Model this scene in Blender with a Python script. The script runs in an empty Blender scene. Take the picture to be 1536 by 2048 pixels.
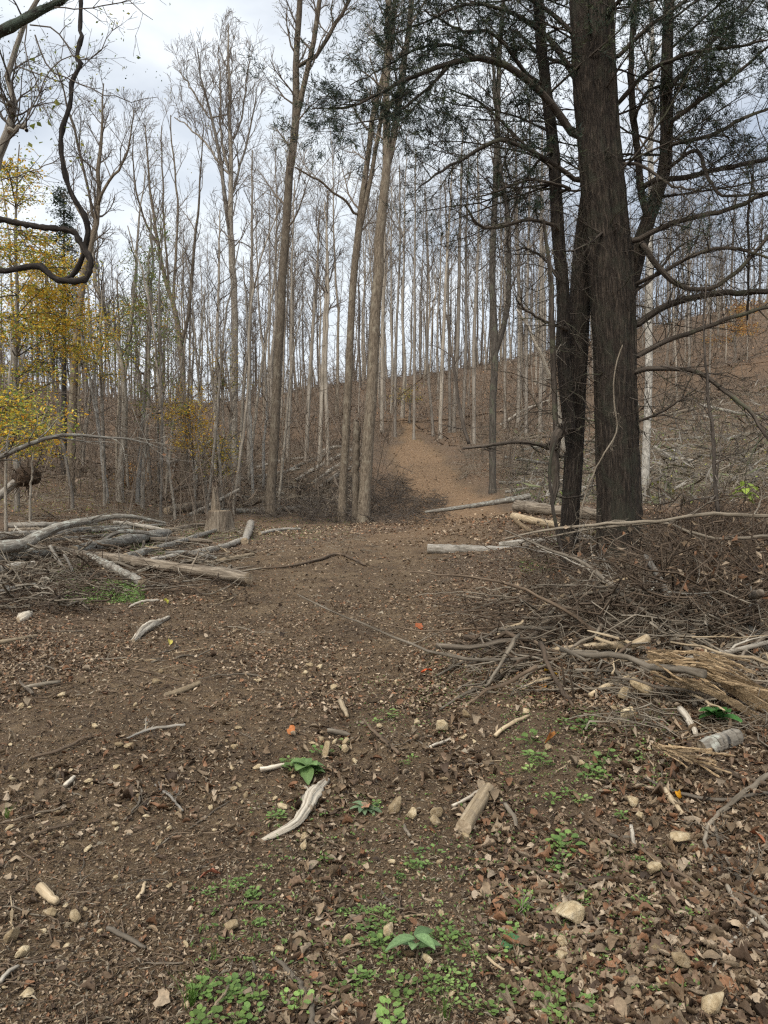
import bpy, bmesh, math, random
import numpy as np
from mathutils import Vector, Matrix

random.seed(7)
R = np.random.default_rng(11)
scene = bpy.context.scene
COL = scene.collection

# ------------------------------------------------------------------ camera
F = 1462.0                      # focal length in photograph pixels (photo 1536 x 2048)
CAMZ = 1.6
PITCH = math.atan((1024 - 960) / F)
cam_d = bpy.data.cameras.new('camera')
cam = bpy.data.objects.new('camera', cam_d); COL.objects.link(cam)
cam.location = (0, 0, CAMZ)
cam.rotation_euler = (math.pi / 2 - PITCH, 0, 0)
cam_d.sensor_fit = 'AUTO'; cam_d.sensor_width = 36.0
cam_d.lens = 36.0 * F / 2048.0
cam_d.clip_start = 0.05; cam_d.clip_end = 3000
scene.camera = cam

# ------------------------------------------------------------------ sky, sun, exposure
SUN_EL, SUN_AZ = math.radians(52), math.radians(205)
world = bpy.data.worlds.new('World'); scene.world = world; world.use_nodes = True
nt = world.node_tree; nt.nodes.clear()
def wn(t, **k):
    n = nt.nodes.new(t)
    for a, b in k.items(): setattr(n, a, b)
    return n
sky = wn('ShaderNodeTexSky', sky_type='NISHITA', sun_disc=False)
sky.sun_elevation = SUN_EL; sky.sun_rotation = SUN_AZ; sky.air_density = 1.0; sky.dust_density = 1.5
skm = wn('ShaderNodeMix', data_type='RGBA', blend_type='MULTIPLY'); skm.inputs[0].default_value = 1
skm.inputs[7].default_value = (1.15, 1.0, 0.9, 1)
tc = wn('ShaderNodeTexCoord')
mp = wn('ShaderNodeMapping'); mp.inputs['Scale'].default_value = (1.0, 1.0, 2.2); mp.inputs['Location'].default_value = (0.35, 0.1, 0.2)
nz = wn('ShaderNodeTexNoise'); nz.inputs['Scale'].default_value = 2.1; nz.inputs['Detail'].default_value = 6; nz.inputs['Roughness'].default_value = 0.52
rp = wn('ShaderNodeValToRGB'); rp.color_ramp.elements[0].position = 0.36; rp.color_ramp.elements[1].position = 0.58
rp.color_ramp.elements[0].color = (0.38, 0.38, 0.38, 1); rp.color_ramp.elements[1].color = (1, 1, 1, 1)
nz2 = wn('ShaderNodeTexNoise'); nz2.inputs['Scale'].default_value = 3.2; nz2.inputs['Detail'].default_value = 5
rp2 = wn('ShaderNodeValToRGB'); rp2.color_ramp.elements[0].position = 0.30; rp2.color_ramp.elements[1].position = 0.66
rp2.color_ramp.elements[0].color = (5.35, 5.85, 6.35, 1); rp2.color_ramp.elements[1].color = (6.9, 7.25, 7.6, 1)
mx = wn('ShaderNodeMix', data_type='RGBA')
bg = wn('ShaderNodeBackground'); bg.inputs['Strength'].default_value = 0.072
wo = wn('ShaderNodeOutputWorld')
L = nt.links.new
L(tc.outputs['Generated'], mp.inputs['Vector']); L(mp.outputs['Vector'], nz.inputs['Vector']); L(mp.outputs['Vector'], nz2.inputs['Vector'])
L(nz.outputs['Fac'], rp.inputs['Fac']); L(nz2.outputs['Fac'], rp2.inputs['Fac'])
L(sky.outputs['Color'], skm.inputs[6])
L(rp.outputs['Color'], mx.inputs[0]); L(skm.outputs[2], mx.inputs[6]); L(rp2.outputs['Color'], mx.inputs[7])
L(mx.outputs[2], bg.inputs['Color']); L(bg.outputs['Background'], wo.inputs['Surface'])

sun_d = bpy.data.lights.new('sun', 'SUN'); sun_d.energy = 1.5; sun_d.angle = math.radians(28); sun_d.color = (1.0, 0.95, 0.86)
sun = bpy.data.objects.new('sun', sun_d); COL.objects.link(sun)
sv = Vector((math.sin(SUN_AZ) * math.cos(SUN_EL), math.cos(SUN_AZ) * math.cos(SUN_EL), math.sin(SUN_EL)))
sun.rotation_euler = sv.to_track_quat('Z', 'Y').to_euler(); sun.location = sv * 60
scene.view_settings.view_transform = 'Standard'; scene.view_settings.look = 'None'
scene.view_settings.gamma = 1.0; scene.view_settings.exposure = 1.12; scene.view_settings.use_curve_mapping = False
scene.render.engine = 'CYCLES'
cy = scene.cycles
cy.max_bounces = 3; cy.diffuse_bounces = 2; cy.glossy_bounces = 2; cy.transmission_bounces = 3; cy.transparent_max_bounces = 4
cy.use_denoising = False; cy.use_adaptive_sampling = True; cy.adaptive_threshold = 0.02; cy.adaptive_min_samples = 32
cy.pixel_filter_type = 'BLACKMAN_HARRIS'; cy.filter_width = 1.3

# ------------------------------------------------------------------ noise + terrain
def _h(ix, iy, s):
    n = (ix.astype(np.int64) * 374761393 + iy.astype(np.int64) * 668265263 + s * 974711) & 0x7fffffff
    n = ((n ^ (n >> 13)) * 1274126177) & 0x7fffffff
    return ((n ^ (n >> 16)) & 0xffff) / 65535.0
def vn(x, y, s=0):
    x = np.asarray(x, float); y = np.asarray(y, float)
    ix = np.floor(x); iy = np.floor(y); fx = x - ix; fy = y - iy
    fx = fx * fx * (3 - 2 * fx); fy = fy * fy * (3 - 2 * fy)
    a = _h(ix, iy, s); b = _h(ix + 1, iy, s); c = _h(ix, iy + 1, s); d = _h(ix + 1, iy + 1, s)
    return (a + (b - a) * fx) * (1 - fy) + (c + (d - c) * fx) * fy - 0.5
def fbm(x, y, s=0, o=4, g=0.5):
    t = 0; a = 1.0
    for i in range(o):
        t = t + a * vn(x * 2 ** i + 17.3 * i, y * 2 ** i + 9.1 * i, s + i); a *= g
    return t
UN = np.array([-0.9, -0.5, -0.25, -0.05, 0.06, 0.18, 0.3, 0.5, 0.9])
DN = np.array([0, 4, 7, 10, 15, 20, 25, 30, 35, 40, 45, 53, 65, 80, 100, 120, 160, 300, 600.])
HT = np.array([
 [0, .05, .1, .2, .5, .9, 1.6, 2.6, 3.6, 4.6, 5.8, 7.4, 10, 14, 17, 17, 15, 9, 4],
 [0, .0, .05, .1, .2, .4, .9, 1.6, 2.4, 3.2, 4.2, 5.8, 8.2, 11.5, 14.5, 15.5, 14, 8, 4],
 [0, 0, 0, 0, 0, -.1, -.3, -.1, .3, 1.0, 1.8, 3.0, 5.2, 8.0, 11.5, 13.5, 13, 8, 4],
 [0, 0, 0, 0, 0, -.05, -.4, -.2, .7, 2.0, 3.1, 4.6, 7.0, 10.4, 15.2, 17.5, 16, 10, 4],
 [0, 0, 0, 0, 0, .05, -.15, -.05, .7, 1.75, 2.7, 4.1, 6.8, 10.8, 16.2, 18.5, 17, 10, 4],
 [0, .02, .10, .17, .15, .2, .3, .6, 1.4, 2.3, 3.2, 4.8, 8, 12.5, 18.5, 21, 20, 12, 5],
 [0, .08, .38, .56, .5, .5, .7, 1.1, 1.9, 2.9, 4.0, 6.0, 9.5, 14.5, 21, 25, 24, 14, 6],
 [0, .16, .50, .64, .55, .75, 1.4, 2.2, 3.2, 4.3, 5.6, 8, 12, 18, 26, 30, 29, 18, 7],
 [0, .12, .4, .5, .6, 1.2, 2.2, 3.2, 4.4, 5.8, 7.2, 10, 15, 22, 30, 34, 33, 20, 8]])
_UF = np.linspace(-0.9, 0.9, 181); _DF = np.concatenate([np.linspace(0, 60, 241), np.linspace(61, 600, 300)])
_T = np.array([np.interp(_DF, DN, r) for r in HT])
_T = np.array([np.interp(_UF, UN, _T[:, j]) for j in range(len(_DF))])      # [d, u]
for _ in range(3):
    k = 4
    P = np.pad(_T, ((k, k), (0, 0)), mode='edge'); _T = sum(P[i:i + len(_DF)] for i in range(2 * k + 1)) / (2 * k + 1)
    P = np.pad(_T, ((0, 0), (k, k)), mode='edge'); _T = sum(P[:, i:i + 181] for i in range(2 * k + 1)) / (2 * k + 1)
PCY = np.array([-50, 0, 6, 14, 18, 22, 26, 33, 40, 50, 54, 90.]); PCX = np.array([-1.0, -1.0, -1.0, -1.0, -.2, 1.7, 3.0, 3.0, 2.3, 2.0, 2.0, 2.0])
PHW = np.array([1.4, 1.4, 1.9, 2.3, 2.4, 2.1, 1.6, 1.55, 1.6, 1.5, 0.7, 0.02])
def pathmask(x, y):
    c = np.interp(y, PCY, PCX); w = np.interp(y, PCY, PHW)
    return np.clip(1.6 - np.abs(x - c + 0.8 * fbm(x * .5, y * .5, 77, 2)) / w * 1.1, 0, 1)
def H(x, y):
    x = np.asarray(x, float); y = np.asarray(y, float)
    d = np.clip(y, 0, 599); u = np.clip(x / np.maximum(y, 4.0), -0.9, 0.9)
    di = np.interp(d, _DF, np.arange(len(_DF))); ui = (u + 0.9) / 1.8 * 180
    i0 = np.minimum(di.astype(int), len(_DF) - 2); j0 = np.minimum(ui.astype(int), 179)
    fi = di - i0; fj = ui - j0
    z = (_T[i0, j0] * (1 - fj) + _T[i0, j0 + 1] * fj) * (1 - fi) + (_T[i0 + 1, j0] * (1 - fj) + _T[i0 + 1, j0 + 1] * fj) * fi
    r = np.hypot(x, y); near = np.clip(1 - r / 40, 0, 1)
    pm = pathmask(x, y)
    z = z + 0.22 * fbm(x * .22, y * .22, 3, 3) * np.clip((r - 6) / 14, 0, 1) * (1 - .7 * pm)
    z = z + near * (0.055 * fbm(x * 1.6, y * .9, 5, 3) * (1 - .35 * pm) + 0.020 * fbm(x * 7, y * 7, 6, 3))
    z = z + 0.035 * np.sin(x * 8.2 + 1.2 * vn(x, y * .35, 9) * 4) * np.clip(1 - r / 9, 0, 1) * np.clip(1.2 - abs(x - .2), 0, 1)
    z = z + .5 * np.exp(-((x - 4.7) ** 2 + (y - 19.5) ** 2) / 9)
    z = z + 0.010 * fbm(x * 22, y * 22, 8, 2) * np.clip(1 - r / 9, 0, 1)
    return z
_gx = np.arange(-90, 90.1, .3); _gy = np.arange(0, 170.1, .3); _HG = H(*np.meshgrid(_gx, _gy))
def Hl(x, y):
    """Quick look-up of the ground height."""
    fx = np.clip((np.asarray(x, float) + 90) / .3, 0, len(_gx) - 1.01); fy = np.clip(np.asarray(y, float) / .3, 0, len(_gy) - 1.01); i = fy.astype(int); j = fx.astype(int); a = fy - i; b = fx - j
    return (_HG[i, j] * (1 - b) + _HG[i, j + 1] * b) * (1 - a) + (_HG[i + 1, j] * (1 - b) + _HG[i + 1, j + 1] * b) * a
def Hs(x, y):
    if y > 14: return float(Hl(x, y))
    return float(H(np.array([x]), np.array([y]))[0])
CP, SP = math.cos(PITCH), math.sin(PITCH)
def ray(px, py):
    v = -(py - 1024) / F; x = (px - 768) / F
    return np.array([x, CP + SP * v, -SP + CP * v])
def W(px, py, d):
    """World point at forward distance d (metres) on the sight line of a photo pixel."""
    r = ray(px, py); return np.array([0, 0, CAMZ]) + r * (d / r[1])
def G(px, py):
    """Where that sight line meets the ground."""
    r = ray(px, py); r = r / r[1]
    ds = np.concatenate([np.linspace(1.2, 20, 700), np.linspace(20, 150, 1200)])
    for ff in (Hl, H):
        z = CAMZ + r[2] * ds; g = ff(r[0] * ds, ds); k = np.argmax(z < g)
        if not (z < g).any(): k = len(ds) - 1
        d = ds[k]; gz = g[k]; ds = np.linspace(d - .5, d + .5, 60)
        if d > 14: break
    return np.array([r[0] * d, d, gz])
def Gv(PX, PY):
    rx = (PX - 768) / F; v = -(PY - 1024) / F; ry = CP + SP * v; rz = -SP + CP * v
    ds = np.concatenate([np.linspace(1.6, 20, 200), np.linspace(20, 70, 160)]); X = (rx / ry)[:, None] * ds; Z = CAMZ + (rz / ry)[:, None] * ds
    d = ds[np.argmax(Z < Hl(X, np.broadcast_to(ds, X.shape)), 1)]; x = rx / ry * d
    return x, d, H(x, d)

# ------------------------------------------------------------------ mesh helpers
def mesh_np(name, V, faces, mats=(), attrs=None, smooth=True, midx=None):
    """faces: list of int arrays (n,3) / (n,4)."""
    me = bpy.data.meshes.new(name)
    V = np.asarray(V, np.float32); me.vertices.add(len(V)); me.vertices.foreach_set('co', V.ravel())
    faces = [np.asarray(f, np.int32) for f in faces if len(f)]
    tot = np.concatenate([np.full(len(f), f.shape[1], np.int32) for f in faces]); li = np.concatenate([f.ravel() for f in faces])
    me.loops.add(len(li)); me.loops.foreach_set('vertex_index', li)
    me.polygons.add(len(tot)); st = np.concatenate([[0], np.cumsum(tot)[:-1]]).astype(np.int32)
    me.polygons.foreach_set('loop_start', st)
    me.polygons.foreach_set('use_smooth', np.full(len(tot), smooth, bool))
    if midx is not None: me.polygons.foreach_set('material_index', np.asarray(midx, np.int32))
    for k, a in (attrs or {}).items():
        a = np.asarray(a, np.float32)
        if a.shape[1] == 4:
            at = me.attributes.new(k, 'FLOAT_COLOR', 'POINT'); at.data.foreach_set('color', a.ravel())
        else:
            at = me.attributes.new(k, 'FLOAT_VECTOR', 'POINT'); at.data.foreach_set('vector', a.ravel())
    for m in mats: me.materials.append(M[m])
    me.update(calc_edges=True)
    return me
def obj(name, me, parent=None, label=None, cat=None, group=None, kind=None, loc=None):
    o = bpy.data.objects.new(name, me); COL.objects.link(o)
    if parent is not None: o.parent = parent
    if loc is not None: o.location = loc
    if label: o['label'] = label
    if cat: o['category'] = cat
    if group: o['group'] = group
    if kind: o['kind'] = kind
    return o
def thing(name, label, cat, loc=(0, 0, 0), group=None): return obj(name, None, None, label, cat, group, None, loc)
def copy_tree(o, parent=None):
    c = o.copy(); COL.objects.link(c); c.parent = parent
    for ch in o.children: copy_tree(ch, c)
    return c

class Tubes:
    def __init__(s): s.L = []
    def add(s, pts, rad, sides=4, cap=False):
        s.L.append((np.asarray(pts, float), np.asarray(rad, float), sides, cap)); return s
    def arrays(s, off=(0, 0, 0)):
        groups = {}
        for p, r, n, c in s.L: groups.setdefault((len(p), n, c), []).append((p, r))
        V = []; FQ = []; FT = []; TC = []; base = 0
        for (K, n, c), it in groups.items():
            P = np.array([a for a, _ in it]); Rr = np.array([b for _, b in it]); N = len(it)
            T = np.gradient(P, axis=1); T /= np.maximum(np.linalg.norm(T, axis=2, keepdims=True), 1e-9)
            md = P[:, -1] - P[:, 0]; ax = np.argmin(np.abs(md), axis=1); ref = np.eye(3)[ax][:, None, :]
            A = np.cross(T, np.broadcast_to(ref, T.shape)); A /= np.maximum(np.linalg.norm(A, axis=2, keepdims=True), 1e-9)
            B = np.cross(T, A)
            th = np.arange(n) * 2 * math.pi / n
            ct, st = np.cos(th), np.sin(th)
            ring = P[:, :, None, :] + Rr[:, :, None, None] * (A[:, :, None, :] * ct[None, None, :, None] + B[:, :, None, :] * st[None, None, :, None])
            seg = np.linalg.norm(np.diff(P, axis=1), axis=2); ln = np.concatenate([np.zeros((N, 1)), np.cumsum(seg, 1)], 1)
            t3 = np.empty((N, K, n, 3)); rm = Rr.max(axis=1)[:, None, None]
            t3[..., 0] = rm * ct; t3[..., 1] = rm * st; t3[..., 2] = ln[:, :, None]
            t3 += (np.arange(N)[:, None, None, None] * 3.77) % 97
            idx = base + np.arange(N * K * n).reshape(N, K, n); nx = np.roll(idx, -1, axis=2)
            FQ.append(np.stack([idx[:, :-1], nx[:, :-1], nx[:, 1:], idx[:, 1:]], -1).reshape(-1, 4))
            V.append(ring.reshape(-1, 3)); TC.append(t3.reshape(-1, 3)); base += N * K * n
            if c:
                for e, k in ((0, 0), (1, K - 1)):
                    ci = base + np.arange(N); V.append(P[:, k] ); TC.append(t3[:, k, 0]); base += N
                    a, b = (idx[:, k], nx[:, k]) if e else (nx[:, k], idx[:, k])
                    FT.append(np.stack([a, b, np.broadcast_to(ci[:, None], a.shape)], -1).reshape(-1, 3))
        V = np.concatenate(V) - np.asarray(off); return V, ([np.concatenate(FQ)] + ([np.concatenate(FT)] if FT else [])), np.concatenate(TC)
    def mesh(s, name, mat, off=(0, 0, 0)):
        V, Fc, TC = s.arrays(off); return mesh_np(name, V, Fc, [mat], {'tc': TC})

def cr(pts, n):
    """Catmull-Rom resample of a polyline (any number of columns) to n points."""
    P = np.asarray(pts, float)
    if len(P) == 2: return P[0] + (P[1] - P[0]) * np.linspace(0, 1, n)[:, None]
    Q = np.vstack([2 * P[0] - P[1], P, 2 * P[-1] - P[-2]])
    sl = np.concatenate([[0], np.cumsum(np.linalg.norm(np.diff(P[:, :3], axis=0), axis=1))])
    s = np.linspace(0, sl[-1], n); k = np.clip(np.searchsorted(sl, s, side='right') - 1, 0, len(P) - 2)
    t = ((s - sl[k]) / np.maximum(sl[k + 1] - sl[k], 1e-9))[:, None]
    a, b, c, d = Q[k], Q[k + 1], Q[k + 2], Q[k + 3]
    return .5 * (2 * b + (c - a) * t + (2 * a - 5 * b + 4 * c - d) * t * t + (3 * b - a - 3 * c + d) * t ** 3)
def trace(pix, d, n=16, jit=0.0):
    """Photo polyline [(px, py, width_px)], at distance d (or d per point) -> points, radii (metres)."""
    ds = np.broadcast_to(np.asarray(d, float), (len(pix),))
    A = [list(W(p[0], p[1], dd)) + [p[2] * .5 / F * dd] for p, dd in zip(pix, ds)]
    A = cr(A, n); P, r = A[:, :3], np.maximum(A[:, 3], .0015)
    if jit: P = P + R.normal(0, jit, P.shape) * np.linspace(.2, 1, n)[:, None]
    return P, r
def unit(v): v = np.asarray(v, float); return v / max(np.linalg.norm(v), 1e-9)
def perp(d, a):
    d = unit(d); x = unit(np.cross(d, [0.31, .73, .6] if abs(d[2]) > .8 else [0, 0, 1.])); y = np.cross(d, x)
    return x * math.cos(a) + y * math.sin(a)
_g = random.gauss
def sprout(T, p, d, ln, r, lev, up=.25, wob=.18, kids=(5, 4, 3), ang=(35, 60), shrink=.5, minr=.003, ends=None, start=.25, K=None, sides=(5, 4, 3, 3)):
    """A branch that carries smaller branches: adds tubes to T[level]."""
    K = K or (6, 4, 3, 3)[min(lev, 3)]
    x, y, z = float(p[0]), float(p[1]), float(p[2]); dx, dy, dz = float(d[0]), float(d[1]), float(d[2])
    m = math.sqrt(dx * dx + dy * dy + dz * dz) or 1; dx /= m; dy /= m; dz /= m
    pts = [(x, y, z)]; st = ln / (K - 1); u = up * .35
    for i in range(K - 1):
        dx += _g(0, wob); dy += _g(0, wob); dz += _g(0, wob) + u; m = math.sqrt(dx * dx + dy * dy + dz * dz) or 1
        dx /= m; dy /= m; dz /= m; x += dx * st; y += dy * st; z += dz * st; pts.append((x, y, z))
    rad = [max(r * (1 - .7 * i / (K - 1)), minr) for i in range(K)]
    T[min(lev, len(T) - 1)].L.append((pts, rad, sides[min(lev, 3)], False))
    n = kids[lev] if lev < len(kids) else 0
    for i in range(n):
        t = start + (1 - start) * (i + random.random() * .9) / n; f = t * (K - 1); k = min(int(f), K - 2); f -= k
        a, b = pts[k], pts[k + 1]; tx, ty, tz = b[0] - a[0], b[1] - a[1], b[2] - a[2]; m = math.sqrt(tx * tx + ty * ty + tz * tz) or 1; tx /= m; ty /= m; tz /= m
        an = math.radians(random.uniform(*ang)); c, s = math.cos(an), math.sin(an)
        ex, ey, ez = _g(0, 1), _g(0, 1), _g(0, 1); q = ex * tx + ey * ty + ez * tz; ex -= q * tx; ey -= q * ty; ez -= q * tz; m = math.sqrt(ex * ex + ey * ey + ez * ez) or 1; s /= m
        sprout(T, (a[0] + (b[0] - a[0]) * f, a[1] + (b[1] - a[1]) * f, a[2] + (b[2] - a[2]) * f), (tx * c + ex * s, ty * c + ey * s, tz * c + ez * s),
               ln * shrink * random.uniform(.6, 1.25) * (1.25 - .6 * t), rad[k] * .62, lev + 1, up, wob, kids, ang, shrink, minr, ends, start, None, sides)
    if ends is not None and n == 0: ends.append((pts[-1], (dx, dy, dz), pts[0]))

# ------------------------------------------------------------------ materials
M = {}
def newmat(name):
    m = bpy.data.materials.new(name); m.use_nodes = True; n = m.node_tree; n.nodes.clear()
    o = n.nodes.new('ShaderNodeOutputMaterial'); p = n.nodes.new('ShaderNodeBsdfPrincipled')
    n.links.new(p.outputs[0], o.inputs[0]); p.inputs['Roughness'].default_value = .9; p.inputs['Specular IOR Level'].default_value = .25
    M[name] = m; return m, n, p, o
def nd(n, t, **k):
    x = n.nodes.new(t)
    for a, b in k.items(): setattr(x, a, b)
    return x
def ramp(n, fac, stops):
    r = nd(n, 'ShaderNodeValToRGB'); e = r.color_ramp.elements
    while len(e) < len(stops): e.new(.5)
    for i, (p, c) in enumerate(stops): e[i].position = p; e[i].color = tuple(c) + (1,)
    n.links.new(fac, r.inputs['Fac']); return r.outputs['Color']
def noise(n, vec, sc, det=5, ro=.6, dist=0):
    x = nd(n, 'ShaderNodeTexNoise'); x.inputs['Scale'].default_value = sc; x.inputs['Detail'].default_value = det; x.inputs['Roughness'].default_value = ro; x.inputs['Distortion'].default_value = dist
    n.links.new(vec, x.inputs['Vector']); return x.outputs['Fac']
def mixc(n, fac, a, b, mode='MIX'):
    x = nd(n, 'ShaderNodeMix', data_type='RGBA', blend_type=mode)
    for s, v in ((0, fac), (6, a), (7, b)):
        if hasattr(v, 'is_output'): n.links.new(v, x.inputs[s])
        elif s == 0: x.inputs[0].default_value = v
        else: x.inputs[s].default_value = tuple(v) + (1,)
    return x.outputs[2]
def bump(n, p, h, s, d):
    b = nd(n, 'ShaderNodeBump'); b.inputs['Strength'].default_value = s; b.inputs['Distance'].default_value = d
    n.links.new(h, b.inputs['Height']); n.links.new(b.outputs[0], p.inputs['Normal'])
def bark(name, c1, c2, c3=None, along=.13, sc=22, bs=.8, bd=.02, patch=None, pscale=2.2, plo=.52, phi=.66):
    m, n, p, o = newmat(name)
    a = nd(n, 'ShaderNodeAttribute', attribute_name='tc')
    mp = nd(n, 'ShaderNodeMapping'); mp.inputs['Scale'].default_value = (1, 1, along); n.links.new(a.outputs['Vector'], mp.inputs['Vector'])
    f = noise(n, mp.outputs[0], sc, 6, .65, .3)
    c = ramp(n, f, [(.34, c1), (.52, c2), (.70, c3 or c2)])
    if patch: 
        g = noise(n, a.outputs['Vector'], pscale, 5, .6, .5); g2 = ramp(n, g, [(plo, (0, 0, 0)), (phi, (1, 1, 1))]); c = mixc(n, g2, c, patch)
    oi = nd(n, 'ShaderNodeObjectInfo'); v = ramp(n, oi.outputs['Random'], [(0, (.68, .67, .67)), (1, (1.28, 1.25, 1.2))])
    c = mixc(n, 1.0, c, v, 'MULTIPLY')
    n.links.new(c, p.inputs['Base Color']); bump(n, p, f, bs, bd); return m
bark('bark_brown', (.05, .040, .030), (.145, .118, .088), (.26, .22, .172), patch=(.22, .195, .15), bd=.03, along=.22, sc=26)
bark('bark_grey', (.095, .082, .066), (.235, .208, .172), (.37, .34, .29), patch=(.38, .355, .31), pscale=3.5)
bark('bark_dark', (.03, .026, .022), (.075, .065, .055), (.14, .125, .105), patch=(.10, .105, .075))
bark('bark_pale', (.14, .13, .115), (.30, .285, .255), (.42, .40, .365), patch=(.46, .44, .40), along=.5, sc=14)
bark('bark_far', (.15, .13, .105), (.29, .258, .215), (.42, .38, .325), sc=9, bs=.4)
bark('bark_far_brown', (.14, .118, .09), (.265, .228, .178), (.38, .335, .27), sc=9, bs=.4)
bark('twig_brush', (.085, .067, .052), (.17, .136, .105), (.27, .225, .18), bs=0)
bark('twig_far', (.11, .092, .075), (.175, .148, .122), (.25, .217, .182), bs=0)
bark('twig_dark', (.045, .038, .032), (.10, .084, .07), (.16, .136, .115), bs=.2)
bark('twig_grey', (.085, .07, .052), (.19, .162, .125), (.32, .285, .232), bs=.4, bd=.004)
bark('twig_brown', (.055, .04, .028), (.13, .095, .066), (.22, .17, .12), bs=.4, bd=.004)
bark('cedar_bark', (.012, .010, .008), (.040, .031, .024), (.125, .10, .078), along=.16, sc=50, bs=1.0, bd=.03, patch=(.045, .045, .032), pscale=3.2, plo=.5, phi=.70)
bark('cedar_limb', (.022, .018, .014), (.062, .050, .040), (.13, .11, .09), along=.07, sc=40, bs=.8, bd=.01, patch=(.09, .095, .06))
bark('vine_bark', (.012, .010, .009), (.032, .026, .022), (.08, .067, .055), along=.2, sc=60, bs=.9, bd=.006)
bark('moss_bark', (.025, .021, .017), (.05, .045, .035), (.10, .09, .07), patch=(.10, .13, .10), pscale=9, plo=.42, phi=.56)
bark('log_weathered', (.06, .047, .035), (.20, .165, .125), (.36, .31, .245), along=.08, sc=30, bs=.9, bd=.012, patch=(.09, .068, .05))
bark('log_grey', (.075, .066, .055), (.20, .182, .155), (.35, .33, .29), along=.2, sc=26, bs=.9, bd=.012, patch=(.36, .37, .33), pscale=9)
bark('log_pale', (.17, .15, .12), (.36, .33, .28), (.50, .47, .42), along=.25, sc=20, bs=.6, bd=.008, patch=(.16, .145, .12), pscale=4)
bark('bare_wood', (.17, .125, .075), (.40, .315, .205), (.56, .47, .34), along=.05, sc=60, bs=.8, bd=.004, patch=(.27, .215, .15), pscale=14)
bark('split_wood', (.10, .068, .038), (.30, .215, .125), (.48, .37, .235), along=.03, sc=110, bs=.6, bd=.003)
bark('bleached_wood', (.16, .13, .10), (.48, .43, .35), (.66, .61, .52), along=.06, sc=45, bs=.9, bd=.008)
m, n, p, o = newmat('cut_wood')
t = nd(n, 'ShaderNodeTexCoord'); n.links.new(ramp(n, noise(n, t.outputs['Object'], 40, 4), [(.3, (.22, .16, .10)), (.7, (.45, .36, .25))]), p.inputs['Base Color'])

def vcol(name, trans=0.0, rough=.8, bumpsc=90, bd=.004):
    m, n, p, o = newmat(name)
    a = nd(n, 'ShaderNodeAttribute', attribute_name='col'); g = nd(n, 'ShaderNodeNewGeometry')
    f = noise(n, g.outputs['Position'], bumpsc, 3); v = ramp(n, f, [(.25, (.72, .72, .72)), (.75, (1.28, 1.28, 1.28))])
    oi = nd(n, 'ShaderNodeObjectInfo'); w = ramp(n, oi.outputs['Random'], [(0, (.75, .75, .75)), (1, (1.25, 1.2, 1.15))])
    c = mixc(n, 1.0, mixc(n, 1.0, a.outputs['Color'], v, 'MULTIPLY'), w, 'MULTIPLY')
    n.links.new(c, p.inputs['Base Color']); p.inputs['Roughness'].default_value = rough
    if bd: bump(n, p, f, .6, bd)
    if trans:
        tb = nd(n, 'ShaderNodeBsdfTranslucent'); n.links.new(c, tb.inputs['Color'])
        ms = nd(n, 'ShaderNodeMixShader'); ms.inputs[0].default_value = trans
        n.links.new(p.outputs[0], ms.inputs[1]); n.links.new(tb.outputs[0], ms.inputs[2]); n.links.new(ms.outputs[0], o.inputs[0])
vcol('dead_leaf', .08, .62); vcol('live_leaf', .35, .5, 160, .001); vcol('tree_leaf', .4, .6, 20, 0); vcol('cedar_leaf', .12, .6, 30, 0)
vcol('wood_chip', 0, .9); vcol('pebble', 0, .95)
m, n, p, o = newmat('stone')
t = nd(n, 'ShaderNodeTexCoord'); oi = nd(n, 'ShaderNodeObjectInfo')
f = noise(n, t.outputs['Object'], 3.5, 7, .65); f2 = noise(n, t.outputs['Object'], 16, 5, .7)
c = ramp(n, f, [(.3, (.28, .21, .125)), (.52, (.48, .39, .255)), (.72, (.64, .56, .42))])
c = mixc(n, 1, c, ramp(n, oi.outputs['Random'], [(0, (.55, .5, .44)), (.5, (.95, .9, .82)), (1, (1.3, 1.28, 1.22))]), 'MULTIPLY')
n.links.new(mixc(n, ramp(n, f2, [(.55, (0, 0, 0)), (.75, (.6, .6, .6))]), c, (.2, .15, .095)), p.inputs['Base Color']); bump(n, p, f2, .5, .05)
# ground: soil on the skid trail, leaf mould elsewhere, from two masks carried by the sheet
m, n, p, o = newmat('soil')
g = nd(n, 'ShaderNodeNewGeometry'); a = nd(n, 'ShaderNodeAttribute', attribute_name='zone')
sp = nd(n, 'ShaderNodeSeparateXYZ'); n.links.new(a.outputs['Vector'], sp.inputs[0])
pos = g.outputs['Position']
fa = noise(n, pos, 1.1, 8, .62); fb = noise(n, pos, 9, 8, .7); fc = noise(n, pos, 70, 5, .7)
soil = ramp(n, fa, [(.32, (.070, .044, .024)), (.5, (.155, .102, .056)), (.68, (.235, .165, .095))])
soil = mixc(n, ramp(n, fb, [(.42, (0, 0, 0)), (.66, (.8, .8, .8))]), soil, (.055, .036, .023))
soil = mixc(n, ramp(n, fc, [(.55, (0, 0, 0)), (.74, (.7, .7, .7))]), soil, (.36, .275, .175))
fd = noise(n, pos, 210, 4, .7); soil = mixc(n, ramp(n, fd, [(.56, (0, 0, 0)), (.66, (.8, .8, .8))]), soil, (.35, .265, .165)); soil = mixc(n, ramp(n, fd, [(.34, (.85, .85, .85)), (.44, (0, 0, 0))]), soil, (.028, .018, .012))
orange = ramp(n, fb, [(.3, (.095, .056, .031)), (.5, (.215, .133, .073)), (.7, (.40, .28, .17))])
litter = ramp(n, fc, [(.28, (.038, .025, .016)), (.45, (.12, .082, .053)), (.6, (.22, .158, .105)), (.75, (.38, .295, .205))])
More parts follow.
